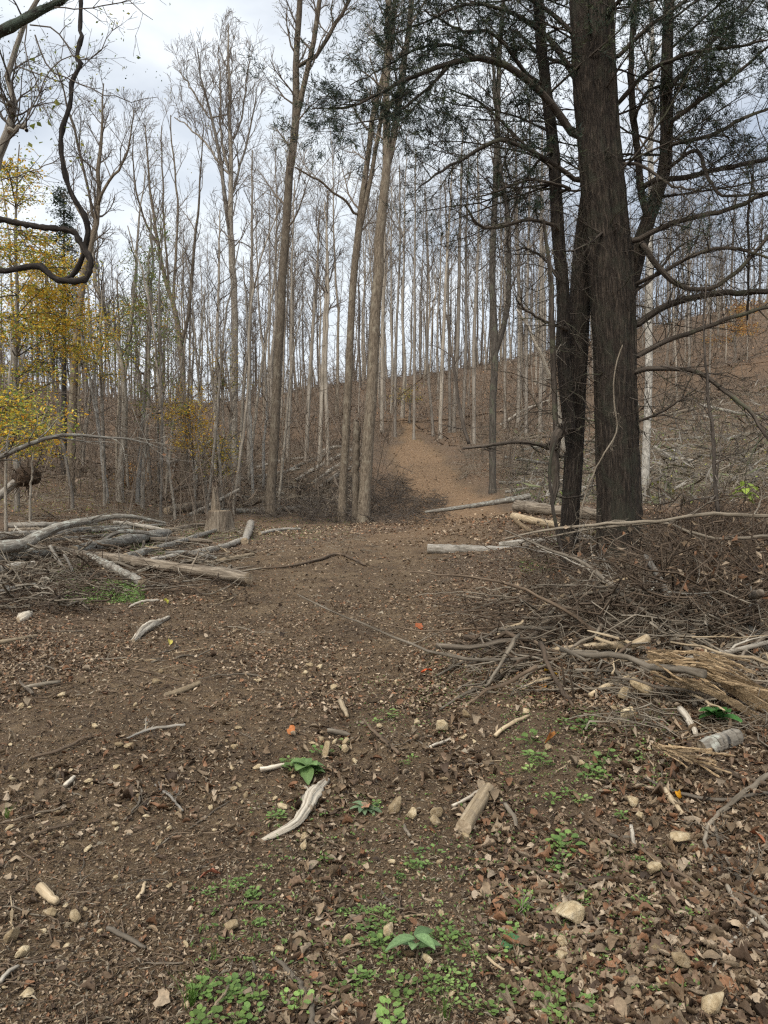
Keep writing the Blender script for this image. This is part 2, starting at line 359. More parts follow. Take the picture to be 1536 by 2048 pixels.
litter = mixc(n, ramp(n, fb, [(.40, (0, 0, 0)), (.7, (.75, .75, .75))]), litter, (.048, .032, .023)); fe = noise(n, pos, .28, 5, .6); litter = mixc(n, ramp(n, fe, [(.42, (0, 0, 0)), (.6, (.6, .6, .6))]), litter, (.17, .108, .064))
c = mixc(n, sp.outputs[0], litter, soil); c = mixc(n, sp.outputs[1], c, orange)
n.links.new(c, p.inputs['Base Color'])
ad = nd(n, 'ShaderNodeMath', operation='ADD'); n.links.new(fb, ad.inputs[0]); n.links.new(fc, ad.inputs[1]); bump(n, p, ad.outputs[0], .9, .03)

# ------------------------------------------------------------------ the ground sheet
def ground():
    u = np.linspace(-.78, .78, 320); th = np.concatenate([np.arctan(u), np.linspace(math.atan(.78), 2 * math.pi - math.atan(.78), 50)[1:-1]])
    r = np.concatenate([np.geomspace(1.3, 12, 250), np.geomspace(12, 1500, 150)[1:]]); r = np.concatenate([[.4, .8], r])
    A, B = np.meshgrid(th, r); X = B * np.sin(A); Y = B * np.cos(A); Z = H(X, Y)
    nr, nc = X.shape; V = np.stack([X, Y, Z], -1).reshape(-1, 3)
    idx = np.arange(nr * nc).reshape(nr, nc); nx = np.roll(idx, -1, axis=1)
    Q = np.stack([idx[:-1], idx[1:], nx[1:], nx[:-1]], -1).reshape(-1, 4)
    V = np.vstack([V, [[0, 0, Hs(0, 0)]]]); ci = len(V) - 1
    Tt = np.stack([np.full(nc, ci), idx[0], nx[0]], -1)
    pm = pathmask(V[:, 0], V[:, 1]); y = V[:, 1]
    soil = np.clip(pm * 1.3, 0, 1); soil = np.maximum(soil, np.clip(1 - np.hypot(V[:, 0], y) / 9, 0, 1))
    ps = np.clip((pm - .45) * 3.2 + .5 * fbm(V[:, 0] * 1.4, y * 1.1, 61, 3), 0, 1); orange = ps * np.clip((y - 14) / 16, 0, 1) * (.82 + .5 * fbm(V[:, 0] * .6, y * .4, 51, 3)).clip(.3, 1)
    rp = np.clip(1.2 - np.abs(V[:, 0] / np.maximum(y, 4) - .55) * 6, 0, 1) * np.clip((y - 15) / 4, 0, 1) * np.clip((34 - y) / 6, 0, 1)
    orange = np.maximum(orange, .55 * rp)
    zo = np.stack([soil, orange, 0 * soil], -1)
    me = mesh_np('ground', V, [Q, Tt], ['soil'], {'zone': zo}); obj('ground', me, kind='structure', label='brown forest ground with a bulldozed dirt trail')
ground()

# ------------------------------------------------------------------ forest trees (prototypes and copies)
FB = 'bark_far'
def proto_tree(i, h, r, lean, c0, dens, fork):
    T = [Tubes(), Tubes()]; tr = Tubes()
    K = 12; z = np.linspace(0, 1, K); w = np.cumsum(R.normal(0, .10, (K, 2)), 0)
    P = np.stack([w[:, 0] + lean[0] * z * h, w[:, 1] + lean[1] * z * h, z * h], -1); P[0, :2] = 0
    rad = r * (1 - .86 * z ** .9); rad[0] *= 1.25
    P[0, 2] = -.4
    tr.add(P, rad, 7)
    if fork:
        k = int(K * fork); dd = unit([R.normal(0, .25), R.normal(0, .25), 1]); q = cr([P[k], P[k] + dd * h * .15, P[k] + dd * h * .15 + np.array([dd[0] * .6, dd[1] * .6, 1]) * h * (.9 - fork) * .7], 8)
        tr.add(q, rad[k] * np.linspace(.75, .15, 8), 6)
        for j in range(int(dens * .5)):
            f = R.uniform(1, 7); kk = min(int(f), 6); a = R.random() * 6.283; el = math.radians(R.uniform(35, 62))
            sprout(T, q[kk] + (q[kk + 1] - q[kk]) * (f - kk), [math.cos(a) * math.cos(el), math.sin(a) * math.cos(el), math.sin(el)], h * R.uniform(.06, .13), .035, 0, .3, .16, (5, 3), (25, 50), .55, .0085, sides=(3, 3, 3, 3), K=4)
    for j in range(dens):
        t = c0 + (1 - c0) * (j + R.random()) / dens; f = t * (K - 1); k = min(int(f), K - 2)
        p = P[k] + (P[k + 1] - P[k]) * (f - k); a = j * 2.4 + R.normal(0, .5); el = math.radians(R.uniform(35, 62))
        sprout(T, p, [math.cos(a) * math.cos(el), math.sin(a) * math.cos(el), math.sin(el)], h * R.uniform(.10, .20) * (1.3 - .75 * t), min(.05, rad[k] * .5), 0, .35, .15, (5, 3), (22, 48), .56, .0085, sides=(3, 3, 3, 3), K=5)
    for t in R.uniform(.15, c0, 5):                                       # dead snags low on the stem
        f = t * (K - 1); k = int(f); p = P[k] + (P[k + 1] - P[k]) * (f - k); a = R.random() * 6.283
        sprout(T, p, [math.cos(a), math.sin(a), R.uniform(-.1, .5)], R.uniform(.5, 1.6), .016, 0, .1, .25, (2,), (30, 60), .5, .007, sides=(3, 3, 3, 3), K=4)
    TT = Tubes(); TT.L = T[0].L + T[1].L
    return tr, TT
protos = []; PH = (24, 26, 21, 27, 19, 23, 25, 17)
for i, (h, r, ln, c0, de, fk) in enumerate([(24, .15, (.01, 0), .55, 21, 0), (26, .19, (-.02, .01), .5, 24, .55), (21, .12, (.05, 0), .55, 18, 0), (27, .21, (0, .02), .52, 24, .62),
        (19, .10, (-.06, .01), .5, 16, 0), (23, .14, (.03, -.02), .62, 19, 0), (25, .17, (.0, .02), .45, 24, .4), (17, .085, (.09, 0), .45, 15, .5)]):
    tr, cw = proto_tree(i, h, r, ln, c0, de, fk); protos.append((tr, cw))
trunk_me = [[p[0].mesh('trunk', mt) for mt in ('bark_far', 'bark_far_brown')] for p in protos]
crown_me = [p[1].mesh('crown', 'twig_far') for p in protos]
GROUPS = {
 'slope': ('slim grey bare tree standing on the wooded slope beyond the far trail end', 'bare trees on the far slope'),
 'left': ('slim brown bare tree standing in the left wood behind the log pile', 'bare trees of the left wood'),
 'right': ('slim grey bare tree standing on the right slope behind the cedar', 'bare trees of the right slope')}
def forest_tree(x, y, k, s, rot, g, mt):
    o = thing('bare_tree', GROUPS[g][0], 'tree', (x, y, Hs(x, y)), GROUPS[g][1]); o.rotation_euler = (R.normal(0, .02), R.normal(0, .02), rot); w_ = max(s, .5) * R.uniform(.75, 1.15); o.scale = (w_, w_, s)
    obj('trunk', trunk_me[k][mt], o); obj('crown', crown_me[k], o)
spots = []
def try_spot(u, d, md):
    x = u * d
    if any((x - a) ** 2 + (d - b) ** 2 < md * md for a, b in spots): return None
    if abs(x - np.interp(d, PCY, PCX)) < np.interp(d, PCY, PHW) + 1.3 and d < 60: return None
    spots.append((x, d)); return x
cnt = {'slope': 0, 'left': 0, 'right': 0}
tries = 0
while sum(cnt.values()) < 178 and tries < 9000:
    tries += 1
    zone = R.choice(['slope', 'left', 'right'], p=[.36, .35, .29])
    if zone == 'slope': u, d = R.uniform(-.16, .30), 50 + 62 * R.random() ** .8
    elif zone == 'left': u, d = R.uniform(-.62, -.10), 31 + 75 * R.random() ** 1.0
    else: u, d = R.uniform(.27, .62), 52 + 58 * R.random() ** .9
    if zone == 'left' and u > -.2 and d < 40: continue
    if cnt[zone] >= {'slope': 72, 'left': 46, 'right': 60}[zone]: continue
    x = try_spot(u, d, 1.5)
    if x is None: continue
    cnt[zone] += 1
    k = int(R.integers(0, 8)); ty = {'slope': R.uniform(250, 580), 'left': R.uniform(440, 680), 'right': R.uniform(360, 610)}[zone]
    s = ((960 - ty) / F * d + CAMZ - Hs(x, d)) / PH[k]; s = min(max(s, .32), 1.15)
    forest_tree(x, d, k, s, R.random() * 6.283, zone, int(R.random() < (.75 if zone == 'left' else .3)))
# the far wood that reads as one mass
def far_wood():
    T = Tubes(); TOP = []
    n = 0
    while n < 440:
        u, d = R.uniform(-.75, .75), 88 + 75 * R.random()
        if abs(u) < .05 and d < 100 and R.random() < .4: continue
        x = u * d; n += 1; h = R.uniform(13, 21); b = np.array([x, d, Hs(x, d) - .3])
        lean = R.normal(0, .03, 2); TOP.append(b + np.array([0, 0, h * .72])); top = b + np.array([lean[0] * h, lean[1] * h, h])
        P = cr([b, (b + top) / 2 + np.r_[R.normal(0, .25, 2), 0], top], 4); T.add(P, R.uniform(.09, .2) * np.array([1, .75, .45, .12]), 3)
        for j in range(24):
            t = R.uniform(.38, .97); p = b + (top - b) * t; a = R.random() * 6.283; el = math.radians(R.uniform(30, 70)); ln = h * R.uniform(.07, .2) * (1.3 - .8 * t)
            dv = np.array([math.cos(a) * math.cos(el), math.sin(a) * math.cos(el), math.sin(el)])
            T.add(np.array([p, p + dv * ln * .5, p + dv * ln + [0, 0, ln * .18]]), [.035, .024, .013], 3)
            for q in range(1):
                a2 = a + R.normal(0, .9); e2 = el + R.normal(.1, .3); p2 = p + dv * ln * R.uniform(.3, .8); l2 = ln * .55
                T.add(np.array([p2, p2 + np.array([math.cos(a2) * math.cos(e2), math.sin(a2) * math.cos(e2), math.sin(e2)]) * l2]), [.018, .011], 3)
    obj('far_wood', T.mesh('far_wood', 'twig_far'), kind='stuff', label='distant bare wood along the ridge line', cat='wood')
    return np.array(TOP)
FAR_TOPS = far_wood()
def undergrowth():
    T = Tubes(); n = 5400; u = R.uniform(-.68, .68, n); d = 24 + 84 * R.random(n) ** 1.05; ridge = R.random(n) < .22; d = np.where(ridge, R.uniform(98, 128, n), d); x = u * d; Z = Hl(x, d) - .05
    for i in range(n):
        if -.2 < u[i] < .3 and d[i] < 33 or u[i] > .2 and d[i] < 48: continue
        if abs(x[i] - np.interp(d[i], PCY, PCX)) < np.interp(d[i], PCY, PHW) + .6 and d[i] < 58: continue
        h = random.uniform(.5, 2.6) if random.random() < .75 else random.uniform(2.5, 6); b = np.array([x[i], d[i], Z[i]]); dx, dy = random.gauss(0, .28), random.gauss(0, .28); r0 = .007 + .0035 * h
        q1 = b + [dx * h * .5, dy * h * .5, h * .55]; q2 = b + [dx * h * 1.2, dy * h, h]; T.L.append((np.array([b, q1, q2]), [r0 * 1.2, r0 * .85, r0 * .4], 3, False))
        for j in range(int(3 + h * 1.4)):
            t = random.uniform(.2, 1); q = b + (q2 - b) * t; l2 = h * random.uniform(.15, .4); e = np.array([random.gauss(0, .7), random.gauss(0, .7), random.gauss(.6, .5)]) * l2
            T.L.append((np.array([q, q + e]), [r0 * .6, r0 * .35], 3, False))
    obj('undergrowth', T.mesh('undergrowth', 'twig_brush'), kind='stuff', label='thin bare brush covering the wooded slopes', cat='brush')
undergrowth()

# ------------------------------------------------------------------ leaves as small folded blades
DEAD = np.array([(.215, .15, .092), (.29, .215, .14), (.14, .095, .06), (.39, .305, .21), (.27, .145, .08), (.085, .057, .038), (.45, .36, .26), (.25, .172, .115)])
YEL = np.array([(.64, .40, .04), (.70, .46, .05), (.58, .29, .025), (.54, .44, .07), (.66, .52, .11)])
OLV = np.array([(.26, .31, .07), (.36, .37, .08), (.19, .27, .06), (.46, .42, .08)])
GRN = np.array([(.16, .25, .07), (.19, .30, .09), (.25, .36, .12), (.12, .20, .06)])
def frames(N, tilt):
    """Random frames: forward a, side b, normal c; tilt = spread of the normal (radians), None = any way."""
    if tilt is None:
        c = R.normal(0, 1, (N, 3))
    else:
        c = np.stack([R.normal(0, tilt, N), R.normal(0, tilt, N), np.ones(N)], -1)
    c /= np.linalg.norm(c, axis=1, keepdims=True)
    a = R.normal(0, 1, (N, 3)); a -= c * (a * c).sum(1, keepdims=True); a /= np.linalg.norm(a, axis=1, keepdims=True)
    return a, np.cross(c, a), c
def cloud(P, size, pal, tilt=None, asp=.55, fold=.35, jit=.18):
    P = np.asarray(P, float); N = len(P); a, b, c = frames(N, tilt); s = (np.broadcast_to(size, (N,)) * R.uniform(.6, 1.35, N))[:, None]; w = s * asp * R.uniform(.7, 1.2, (N, 1)); f = w * fold * R.normal(0.6, .6, (N, 1))
    v = np.stack([P - a * s * .5, P + b * w * .5 + c * f - a * s * .05, P + a * s * .5 + c * s * R.normal(0, .12, (N, 1)), P - b * w * .5 + c * f + a * s * .05], 1).reshape(-1, 3)
    i = np.arange(N)[:, None] * 4; Fc = np.concatenate([i + [0, 1, 2], i + [0, 2, 3]])
    col = pal[R.integers(0, len(pal), N)] * R.uniform(1 - jit * 1.6, 1 + jit * 1.6, (N, 1)); col = np.repeat(np.c_[np.clip(col, 0, .8), np.ones(N)], 4, 0)
    return v, Fc, col
def cloud_mesh(name, mat, parts, off=(0, 0, 0)):
    V = []; Fc = []; C = []; b = 0
    for v, f, c in parts: V.append(v); Fc.append(f + b); C.append(c); b += len(v)
    return mesh_np(name, np.concatenate(V) - np.asarray(off), [np.concatenate(Fc)], [mat], {'col': np.concatenate(C)}, smooth=False)

# ------------------------------------------------------------------ hero trees traced at their own distance
def rooted(pix, d, n, jit=0., flare=1.4, dig=.15):
    P, r = trace(pix, d, n, jit); b = P[0].copy(); g = Hs(b[0], b[1])
    keep = P[:, 2] > g + .25; P, r = P[keep], r[keep]
    x, y = P[0, 0], P[0, 1]; g = Hs(x, y)
    P = np.vstack([[x, y, g - dig], [x, y, g + .05], P]); r = np.r_[r[0] * flare, r[0] * (1 + (flare - 1) * .6), r]
    return P, r, np.array([x, y, g])
def hero_tree(name, label, pix, d, forks=(), mat='bark_grey', tmat='twig_far', nb=24, t0=.5, ln=2.2, kids=(6, 4), el=(30, 60), minr=.006, up=.3, leaves=None, jit=.03, sides=10, group=None, snags=4, lmat='tree_leaf', shrink=.52):
    P, r, base = rooted(pix, d, 26, jit)
    o = thing(name, label, 'tree', base, group)
    tb = Tubes().add(P, r, sides); obj('trunk', tb.mesh('trunk', mat, base), o)
    lines = [(P, r, t0, nb)]
    for fk in forks:
        fp, fr = trace(fk, d + R.normal(0, .15), 14, jit); k = np.argmin(np.linalg.norm(P - fp[0], axis=1)); fp[0] = P[k]
        dep = np.linspace(0, 1, 14) * R.normal(0, .6); fp[:, 1] += dep
        obj('limb', Tubes().add(fp, fr, 8).mesh('limb', mat, base), o); lines.append((fp, fr, .15, max(6, int(nb * .55))))
    T = [Tubes(), Tubes()]; ends = []
    for (p, rr, tt, n) in lines:
        K = len(p)
        for j in range(n):
            t = tt + (1 - tt) * (j + R.random()) / n; f = t * (K - 1); k = min(int(f), K - 2); q = p[k] + (p[k + 1] - p[k]) * (f - k)
            a = j * 2.4 + R.normal(0, .4); e = math.radians(R.uniform(*el))
            sprout(T, q, [math.cos(a) * math.cos(e), math.sin(a) * math.cos(e), math.sin(e)], ln * R.uniform(.6, 1.3) * (1.25 - .5 * t), min(.045, rr[k] * .45), 0, up, .17, kids, (24, 52), shrink, minr, ends, sides=(4, 3, 3, 3))
    K = len(P)
    for t in R.uniform(.2, t0, snags):
        f = t * (K - 1); k = int(f); a = R.random() * 6.283
        sprout(T, P[k], [math.cos(a), math.sin(a), R.uniform(-.2, .5)], R.uniform(.5, 1.8), .015, 0, .1, .25, (2,), (30, 60), .5, minr, sides=(4, 3, 3, 3))
    TT = Tubes(); TT.L = T[0].L + T[1].L
    cr_o = obj('crown', TT.mesh('crown', tmat, base), o)
    if leaves:
        n, size, pal, spread = leaves; E = np.array([e[0] for e in ends]); Q = E[R.integers(0, len(E), n)] + R.normal(0, spread, (n, 3))
        obj('foliage', cloud_mesh('foliage', lmat, [cloud(Q, size, pal)], base), cr_o, kind='stuff')
    return o
hero_tree('tall_tree', 'tall brown tree leaning right with a high three-way fork, left of the trail mouth', [(538, 1030, 20), (550, 850, 19), (560, 650, 17), (575, 400, 16), (590, 240, 15), (592, 100, 12), (600, 0, 11), (606, -120, 9), (608, -300, 4)], 31,
    [[(590, 240, 12), (620, 130, 10), (640, 20, 9), (655, -120, 6), (660, -260, 3)], [(622, 130, 8), (660, 65, 8), (695, 0, 7), (740, -110, 5)]], 'bark_brown', nb=20, t0=.45, ln=2.0, leaves=(500, .06, OLV, .3))
hero_tree('tall_tree', 'slender brown tree forking twice, middle of the three beside the trail', [(683, 1035, 18), (690, 900, 16), (697, 750, 15), (705, 600, 14), (716, 470, 14), (733, 340, 11), (748, 220, 10), (775, 120, 9), (790, 0, 8), (800, -140, 5)], 30,
    [[(717, 470, 9), (735, 393, 9), (752, 300, 8), (768, 222, 8), (785, 80, 7), (792, -60, 5)], [(713, 437, 5), (697, 415, 5), (683, 408, 4.5), (640, 388, 4), (604, 380, 2.5)]], 'bark_brown', nb=16, t0=.5, ln=1.9, leaves=(420, .06, OLV, .3))
hero_tree('tall_tree', 'thickest straight brown tree beside the trail with a V fork high up', [(728, 1020, 25), (735, 900, 23), (745, 750, 22), (752, 600, 21), (762, 450, 19), (772, 350, 17), (773, 200, 13), (776, 0, 12), (780, -160, 8), (782, -330, 3)], 29,
    [[(774, 345, 13), (786, 280, 13), (797, 210, 13), (806, 130, 12), (818, 50, 11), (826, -30, 10), (835, -180, 6)]], 'bark_brown', nb=20, t0=.55, ln=2.0, leaves=(350, .06, OLV, .3), snags=6)
hero_tree('broken_tree', 'short broken dead trunk pressed against the thick tree by the trail', [(711, 1015, 15), (712, 930, 15), (714, 850, 13), (713, 842, 6)], 29.3, (), 'bark_brown', nb=2, t0=.6, ln=.5, snags=0)
hero_tree('tall_tree', 'dark twin-stemmed tree at the right edge of the far trail', [(985, 965, 14), (986, 800, 14), (990, 700, 14), (985, 550, 13), (990, 400, 12), (994, 300, 11), (1000, 100, 9), (1005, 0, 8), (1010, -120, 4)], 34,
    [[(992, 700, 10), (1015, 620, 11), (1019, 500, 10), (1014, 400, 10), (1000, 330, 9), (994, 200, 7), (985, 60, 5)]], 'bark_dark', nb=20, t0=.5, ln=2.0)
hero_tree('tall_tree', 'tallest bare tree on the left with a wide fan crown', [(468, 975, 14), (468, 800, 14), (470, 650, 13), (463, 500, 13), (460, 470, 12), (461, 308, 8), (459, 171, 6), (456, 100, 4), (455, 45, 2)], 46,
    [[(461, 478, 8), (450, 400, 8), (444, 342, 7), (434, 280, 6), (424, 239, 5), (405, 160, 3.5), (395, 95, 2)], [(455, 340, 5), (440, 260, 4), (438, 170, 3), (432, 80, 2)], [(463, 400, 5), (480, 330, 4.5), (500, 250, 3.5), (512, 170, 2)],
     [(446, 342, 4), (415, 290, 4), (375, 250, 3), (345, 230, 2)], [(462, 290, 4), (480, 240, 3.5), (490, 160, 3), (495, 100, 2)], [(425, 245, 3), (395, 200, 3), (365, 150, 2)]], 'bark_grey', nb=22, t0=.5, ln=2.3, kids=(7, 4), el=(45, 75), minr=.0085, shrink=.55, jit=.05)
hero_tree('tall_tree', 'bare dark tree behind the hanging vine, base left of the log pile', [(137, 1030, 19), (143, 900, 17), (150, 720, 15), (165, 560, 12), (188, 460, 11), (196, 400, 9), (198, 330, 8), (203, 280, 6), (208, 220, 4), (205, 165, 2)], 29,
    [[(190, 455, 6), (178, 360, 5), (165, 290, 5), (150, 220, 3.5), (140, 165, 2)], [(196, 400, 6), (222, 365, 5.5), (250, 335, 4.5), (268, 300, 3.5), (280, 240, 2)], [(185, 470, 6), (150, 400, 5), (140, 350, 3), (130, 300, 2)]], 'bark_brown', nb=16, t0=.62, ln=1.5, kids=(7, 4), el=(30, 70))
hero_tree('tall_tree', 'grey tree left of the stump, stem bending left as it rises', [(237, 1030, 15), (243, 930, 14), (250, 850, 13), (248, 760, 11), (238, 700, 10), (215, 640, 9), (196, 580, 8), (185, 500, 6), (175, 420, 3)], 30, [[(248, 770, 8), (258, 650, 7), (265, 540, 6), (270, 430, 4), (280, 330, 2)]], 'bark_grey', nb=12, t0=.5, ln=1.5)
hero_tree('thin_tree', 'thin pale stem, left one of the close pair behind the log pile', [(272, 1030, 10), (278, 950, 9), (284, 870, 9), (292, 760, 8), (300, 640, 7), (305, 520, 5), (300, 420, 3)], 30.5, (), 'bark_pale', nb=12, t0=.5, ln=1.3)
hero_tree('thin_tree', 'leafy green stem, right one of the close pair behind the log pile', [(283, 1028, 8), (288, 930, 8), (294, 850, 8), (297, 760, 7), (297, 640, 6), (296, 560, 5), (300, 470, 3)], 29.5, (), 'bark_grey', nb=22, t0=.35, ln=1.0, el=(-10, 40), up=-.1, leaves=(3200, .085, np.vstack([OLV, GRN]), .2))
hero_tree('tall_tree', 'spreading grey tree with candelabra forks left of the tallest tree', [(370, 990, 13), (367, 850, 13), (365, 740, 12), (360, 690, 12), (348, 610, 9), (330, 560, 8), (318, 500, 7), (305, 420, 5), (298, 340, 4), (290, 250, 2)], 40,
    [[(362, 700, 8), (378, 620, 7), (385, 520, 6), (395, 420, 4.5), (400, 330, 3), (405, 250, 2)], [(345, 600, 6), (352, 510, 5), (355, 400, 4), (345, 300, 3), (340, 230, 2)], [(320, 500, 5), (280, 420, 4), (262, 340, 3), (258, 260, 2)], [(340, 590, 5), (330, 480, 4), (325, 380, 3.5), (322, 250, 2)]], 'bark_brown', nb=18, t0=.5, ln=1.9, kids=(6, 4), el=(40, 72), leaves=(240, .08, OLV, .3))
hero_tree('tall_tree', 'pale smooth trunk seen just right of the cedar', [(1290, 965, 16), (1296, 800, 15), (1299, 600, 14), (1301, 400, 12), (1302, 200, 10), (1303, 50, 8), (1303, -150, 4)], 27, (), 'bark_pale', nb=18, t0=.6, ln=1.8)
# straight poles by the far end of the trail
_px = sorted([880, 906, 925, 948, 900, 1036, 1052, 1080, 1010, 866, 764, 790, 640, 612, 655, 575, 498, 430, 828]); _or = 'first second third fourth fifth sixth seventh eighth ninth tenth eleventh twelfth thirteenth fourteenth fifteenth sixteenth seventeenth eighteenth nineteenth'.split()
POLE = ['straight pale pole tree round the far trail head, %s from the left' % _or[_px.index(x)] for x in (880, 906, 925, 948, 900, 1036, 1052, 1080, 1010, 866, 764, 790, 640, 612, 655, 575, 498, 430, 828)]
for i, (x, by, w, tx, ty) in enumerate([(880, 872, 8, 905, 330), (906, 868, 9, 925, 250), (925, 874, 7, 938, 300), (948, 862, 8, 955, 280), (900, 860, 6, 890, 360), (1036, 862, 8, 1030, 250), (1052, 872, 7, 1060, 200), (1080, 858, 8, 1085, 260), (1010, 858, 6, 1012, 330), (866, 858, 6, 850, 380),
        (764, 852, 8, 770, 300), (790, 858, 6, 800, 330), (640, 905, 9, 655, 380), (612, 930, 9, 640, 420), (655, 880, 8, 650, 400), (575, 905, 7, 590, 360), (498, 930, 9, 505, 300), (430, 940, 8, 440, 420), (828, 862, 6, 832, 300)]):
    d = R.uniform(50, 58) if by < 880 else R.uniform(42, 47)
    hero_tree('pole_tree', POLE[i], [(x, by, w), ((2 * x + tx) / 3 + R.normal(0, 2), by + (ty - by) * .33, w * .9), ((x + 2 * tx) / 3 + R.normal(0, 2), by + (ty - by) * .66, w * .65), (tx, ty, 2.5)], d, (), 'bark_far', 'twig_far', nb=13, t0=.55, ln=2.1, minr=.008, group='straight pole trees round the trail head', sides=7, jit=.02)
# thin leaning saplings in the left wood
for i in range(24):
    px = R.uniform(0, 560); d = R.uniform(26, 42); bx = (px - 768) / F * d; q = W(px, 960, d); g = Hs(q[0], d); h = R.uniform(6, 14); tx = px + R.normal(0, 45)
    by = 960 + (CAMZ - g) / d * F; ty = by - h / d * F
    hero_tree('thin_tree', 'thin leaning sapling among the left trees', [(px, by, 6), (px + (tx - px) * .3, by + (ty - by) * .35, 5.5), (px + (tx - px) * .6 + R.normal(0, 8), by + (ty - by) * .7, 4), (tx, ty, 2)], d, (), ('bark_pale', 'bark_grey', 'bark_grey', 'bark_far')[i % 4], 'twig_far', nb=10, t0=.4, ln=1.3, kids=(4, 3), minr=.006, group='leaning saplings of the left wood', sides=6, snags=2)

# ------------------------------------------------------------------ autumn trees on the left
def layered_tree(name, label, pix, d, limbs, pal, n, size, mat='bark_grey', group=None, flat=.10):
    """Small tree whose leaves hang in flat layers: limbs = [(px, py, dx, dy, span)]"""
    P, r, base = rooted(pix, d, 18, .02); o = thing(name, label, 'tree', base, group)
    obj('trunk', Tubes().add(P, r, 8).mesh('trunk', mat, base), o)
    T = [Tubes(), Tubes()]; LP = []
    for (x, y, x2, y2) in limbs:
        a = W(x, y, d); b = W(x2, y2, d + R.normal(0, 1.2)); k = np.argmin(np.linalg.norm(P - a, axis=1)); a = P[k]
        ln = np.linalg.norm(b - a); pts = cr([a, (a + b) / 2 + [0, R.normal(0, .2), ln * .08], b], 8); T[0].add(pts, np.linspace(.022, .005, 8), 4)
        for j in range(int(7 + ln * 3)):
            f = R.uniform(1.2, 7); k = min(int(f), 6); q = pts[k] + (pts[k + 1] - pts[k]) * (f - k); an = R.random() * 6.283; l2 = R.uniform(.35, .9)
            e = q + np.array([math.cos(an) * l2, math.sin(an) * l2, R.normal(0, .10)]); T[1].add(np.array([q, (q + e) / 2 + [0, 0, .04], e]), [.008, .006, .004], 3); LP.append((q, e))
    TT = Tubes(); TT.L = T[0].L + T[1].L; c = obj('crown', TT.mesh('crown', 'twig_dark', base), o)
    ii = R.integers(0, len(LP), n); t = R.random((n, 1)) ** .6; A = np.array([l[0] for l in LP])[ii]; B = np.array([l[1] for l in LP])[ii]
    Q = A + (B - A) * t * 1.1 + R.normal(0, 1, (n, 3)) * [.14, .14, flat]
    obj('foliage', cloud_mesh('foliage', 'tree_leaf', [cloud(Q, size, pal, .7, .6)], base), c)
    return o
o_ = bpy.data.objects['far_wood']
_q = FAR_TOPS[R.integers(0, len(FAR_TOPS), 9000)] + R.normal(0, 1, (9000, 3)) * [1.3, 1.3, 2.6]
obj('foliage', cloud_mesh('foliage', 'tree_leaf', [cloud(_q, .20, np.array([(.16, .14, .06), (.20, .15, .07), (.13, .125, .06), (.26, .17, .07), (.15, .11, .07)]))]), o_, kind='stuff')
def hill_brush():
    def at_(u0, u1, d0, d1, n):
        u = R.uniform(u0, u1, n); d = R.uniform(d0 ** .5, d1 ** .5, n) ** 2; x = u * d; k = (np.abs(x - np.interp(d, PCY, PCX)) > np.interp(d, PCY, PHW) + .5) | (d > 56); x, d = x[k], d[k]
        return np.stack([x, d, Hl(x, d) + np.abs(R.normal(0, .32, len(x)))], -1)
    A = at_(-.6, .6, 50, 128, 15000); B = at_(.17, .62, 22, 55, 5200); C_ = at_(-.6, -.02, 31, 52, 3600); D_ = at_(-.6, .6, 60, 125, 7000)
    BR = np.array([(.10, .075, .055), (.16, .125, .095), (.065, .048, .036), (.22, .18, .14)]); GY = np.array([(.22, .20, .17), (.30, .28, .24), (.13, .115, .095), (.20, .22, .12), (.38, .36, .32)]); RU = np.array([(.26, .14, .07), (.20, .12, .07), (.32, .19, .10), (.14, .10, .07)])
    obj('hillside_brush', cloud_mesh('hillside_brush', 'wood_chip', [cloud(A, .95, BR, None, .035, .2), cloud(B, .8, GY * .62, None, .022, .2), cloud(B[::3] + [0.3, .2, -.1], .12, OLV * .75, .8, .6), cloud(C_, .8, BR, None, .03, .2), cloud(D_, .16, RU, .9, .7)]), None, 'low brush and leaf drifts over the hillsides', 'brush', None, 'stuff')
hill_brush()
def fan(x0, x1, y0, y1, n, sx): return [(sx, R.uniform(y0, y1) + 25, R.uniform(x0, x1), R.uniform(y0, y1)) for _ in range(n)]
layered_tree('autumn_tree', 'tall orange-yellow autumn tree at the left edge below the vine loop', [(35, 1010, 10), (30, 800, 9), (35, 600, 7), (30, 450, 5), (35, 330, 3), (38, 290, 2)], 22, fan(-60, 110, 310, 420, 9, 33) + fan(-90, 175, 430, 560, 17, 33) + fan(-90, 190, 560, 700, 15, 33) + fan(-60, 150, 700, 780, 6, 33), np.vstack([YEL, OLV]), 8000, .085, flat=.05)
layered_tree('autumn_tree', 'green-gold leafy sapling low at the left edge', [(10, 1000, 6), (15, 850, 5), (20, 740, 4), (25, 660, 2)], 17, fan(-40, 110, 740, 900, 18, 16), np.vstack([YEL, OLV, OLV]), 4200, .075)
layered_tree('autumn_tree', 'olive and yellow leafy tree left of the grey trunks', [(150, 1020, 7), (120, 850, 6), (100, 700, 5), (95, 560, 4), (90, 480, 2)], 25, fan(20, 200, 500, 640, 14, 100) + fan(60, 200, 600, 720, 8, 100), np.vstack([YEL, YEL, OLV]), 7000, .09)
layered_tree('autumn_tree', 'small yellow understory tree left of the stump', [(390, 985, 5), (385, 900, 4.5), (375, 820, 4), (365, 750, 2.5)], 31, fan(300, 420, 770, 900, 16, 378), YEL, 1900, .095)
layered_tree('autumn_tree', 'small yellow bush behind the central logs', [(440, 990, 5), (435, 920, 4), (430, 860, 2)], 33, fan(395, 460, 850, 960, 10, 434), np.vstack([YEL, OLV]), 1100, .09)
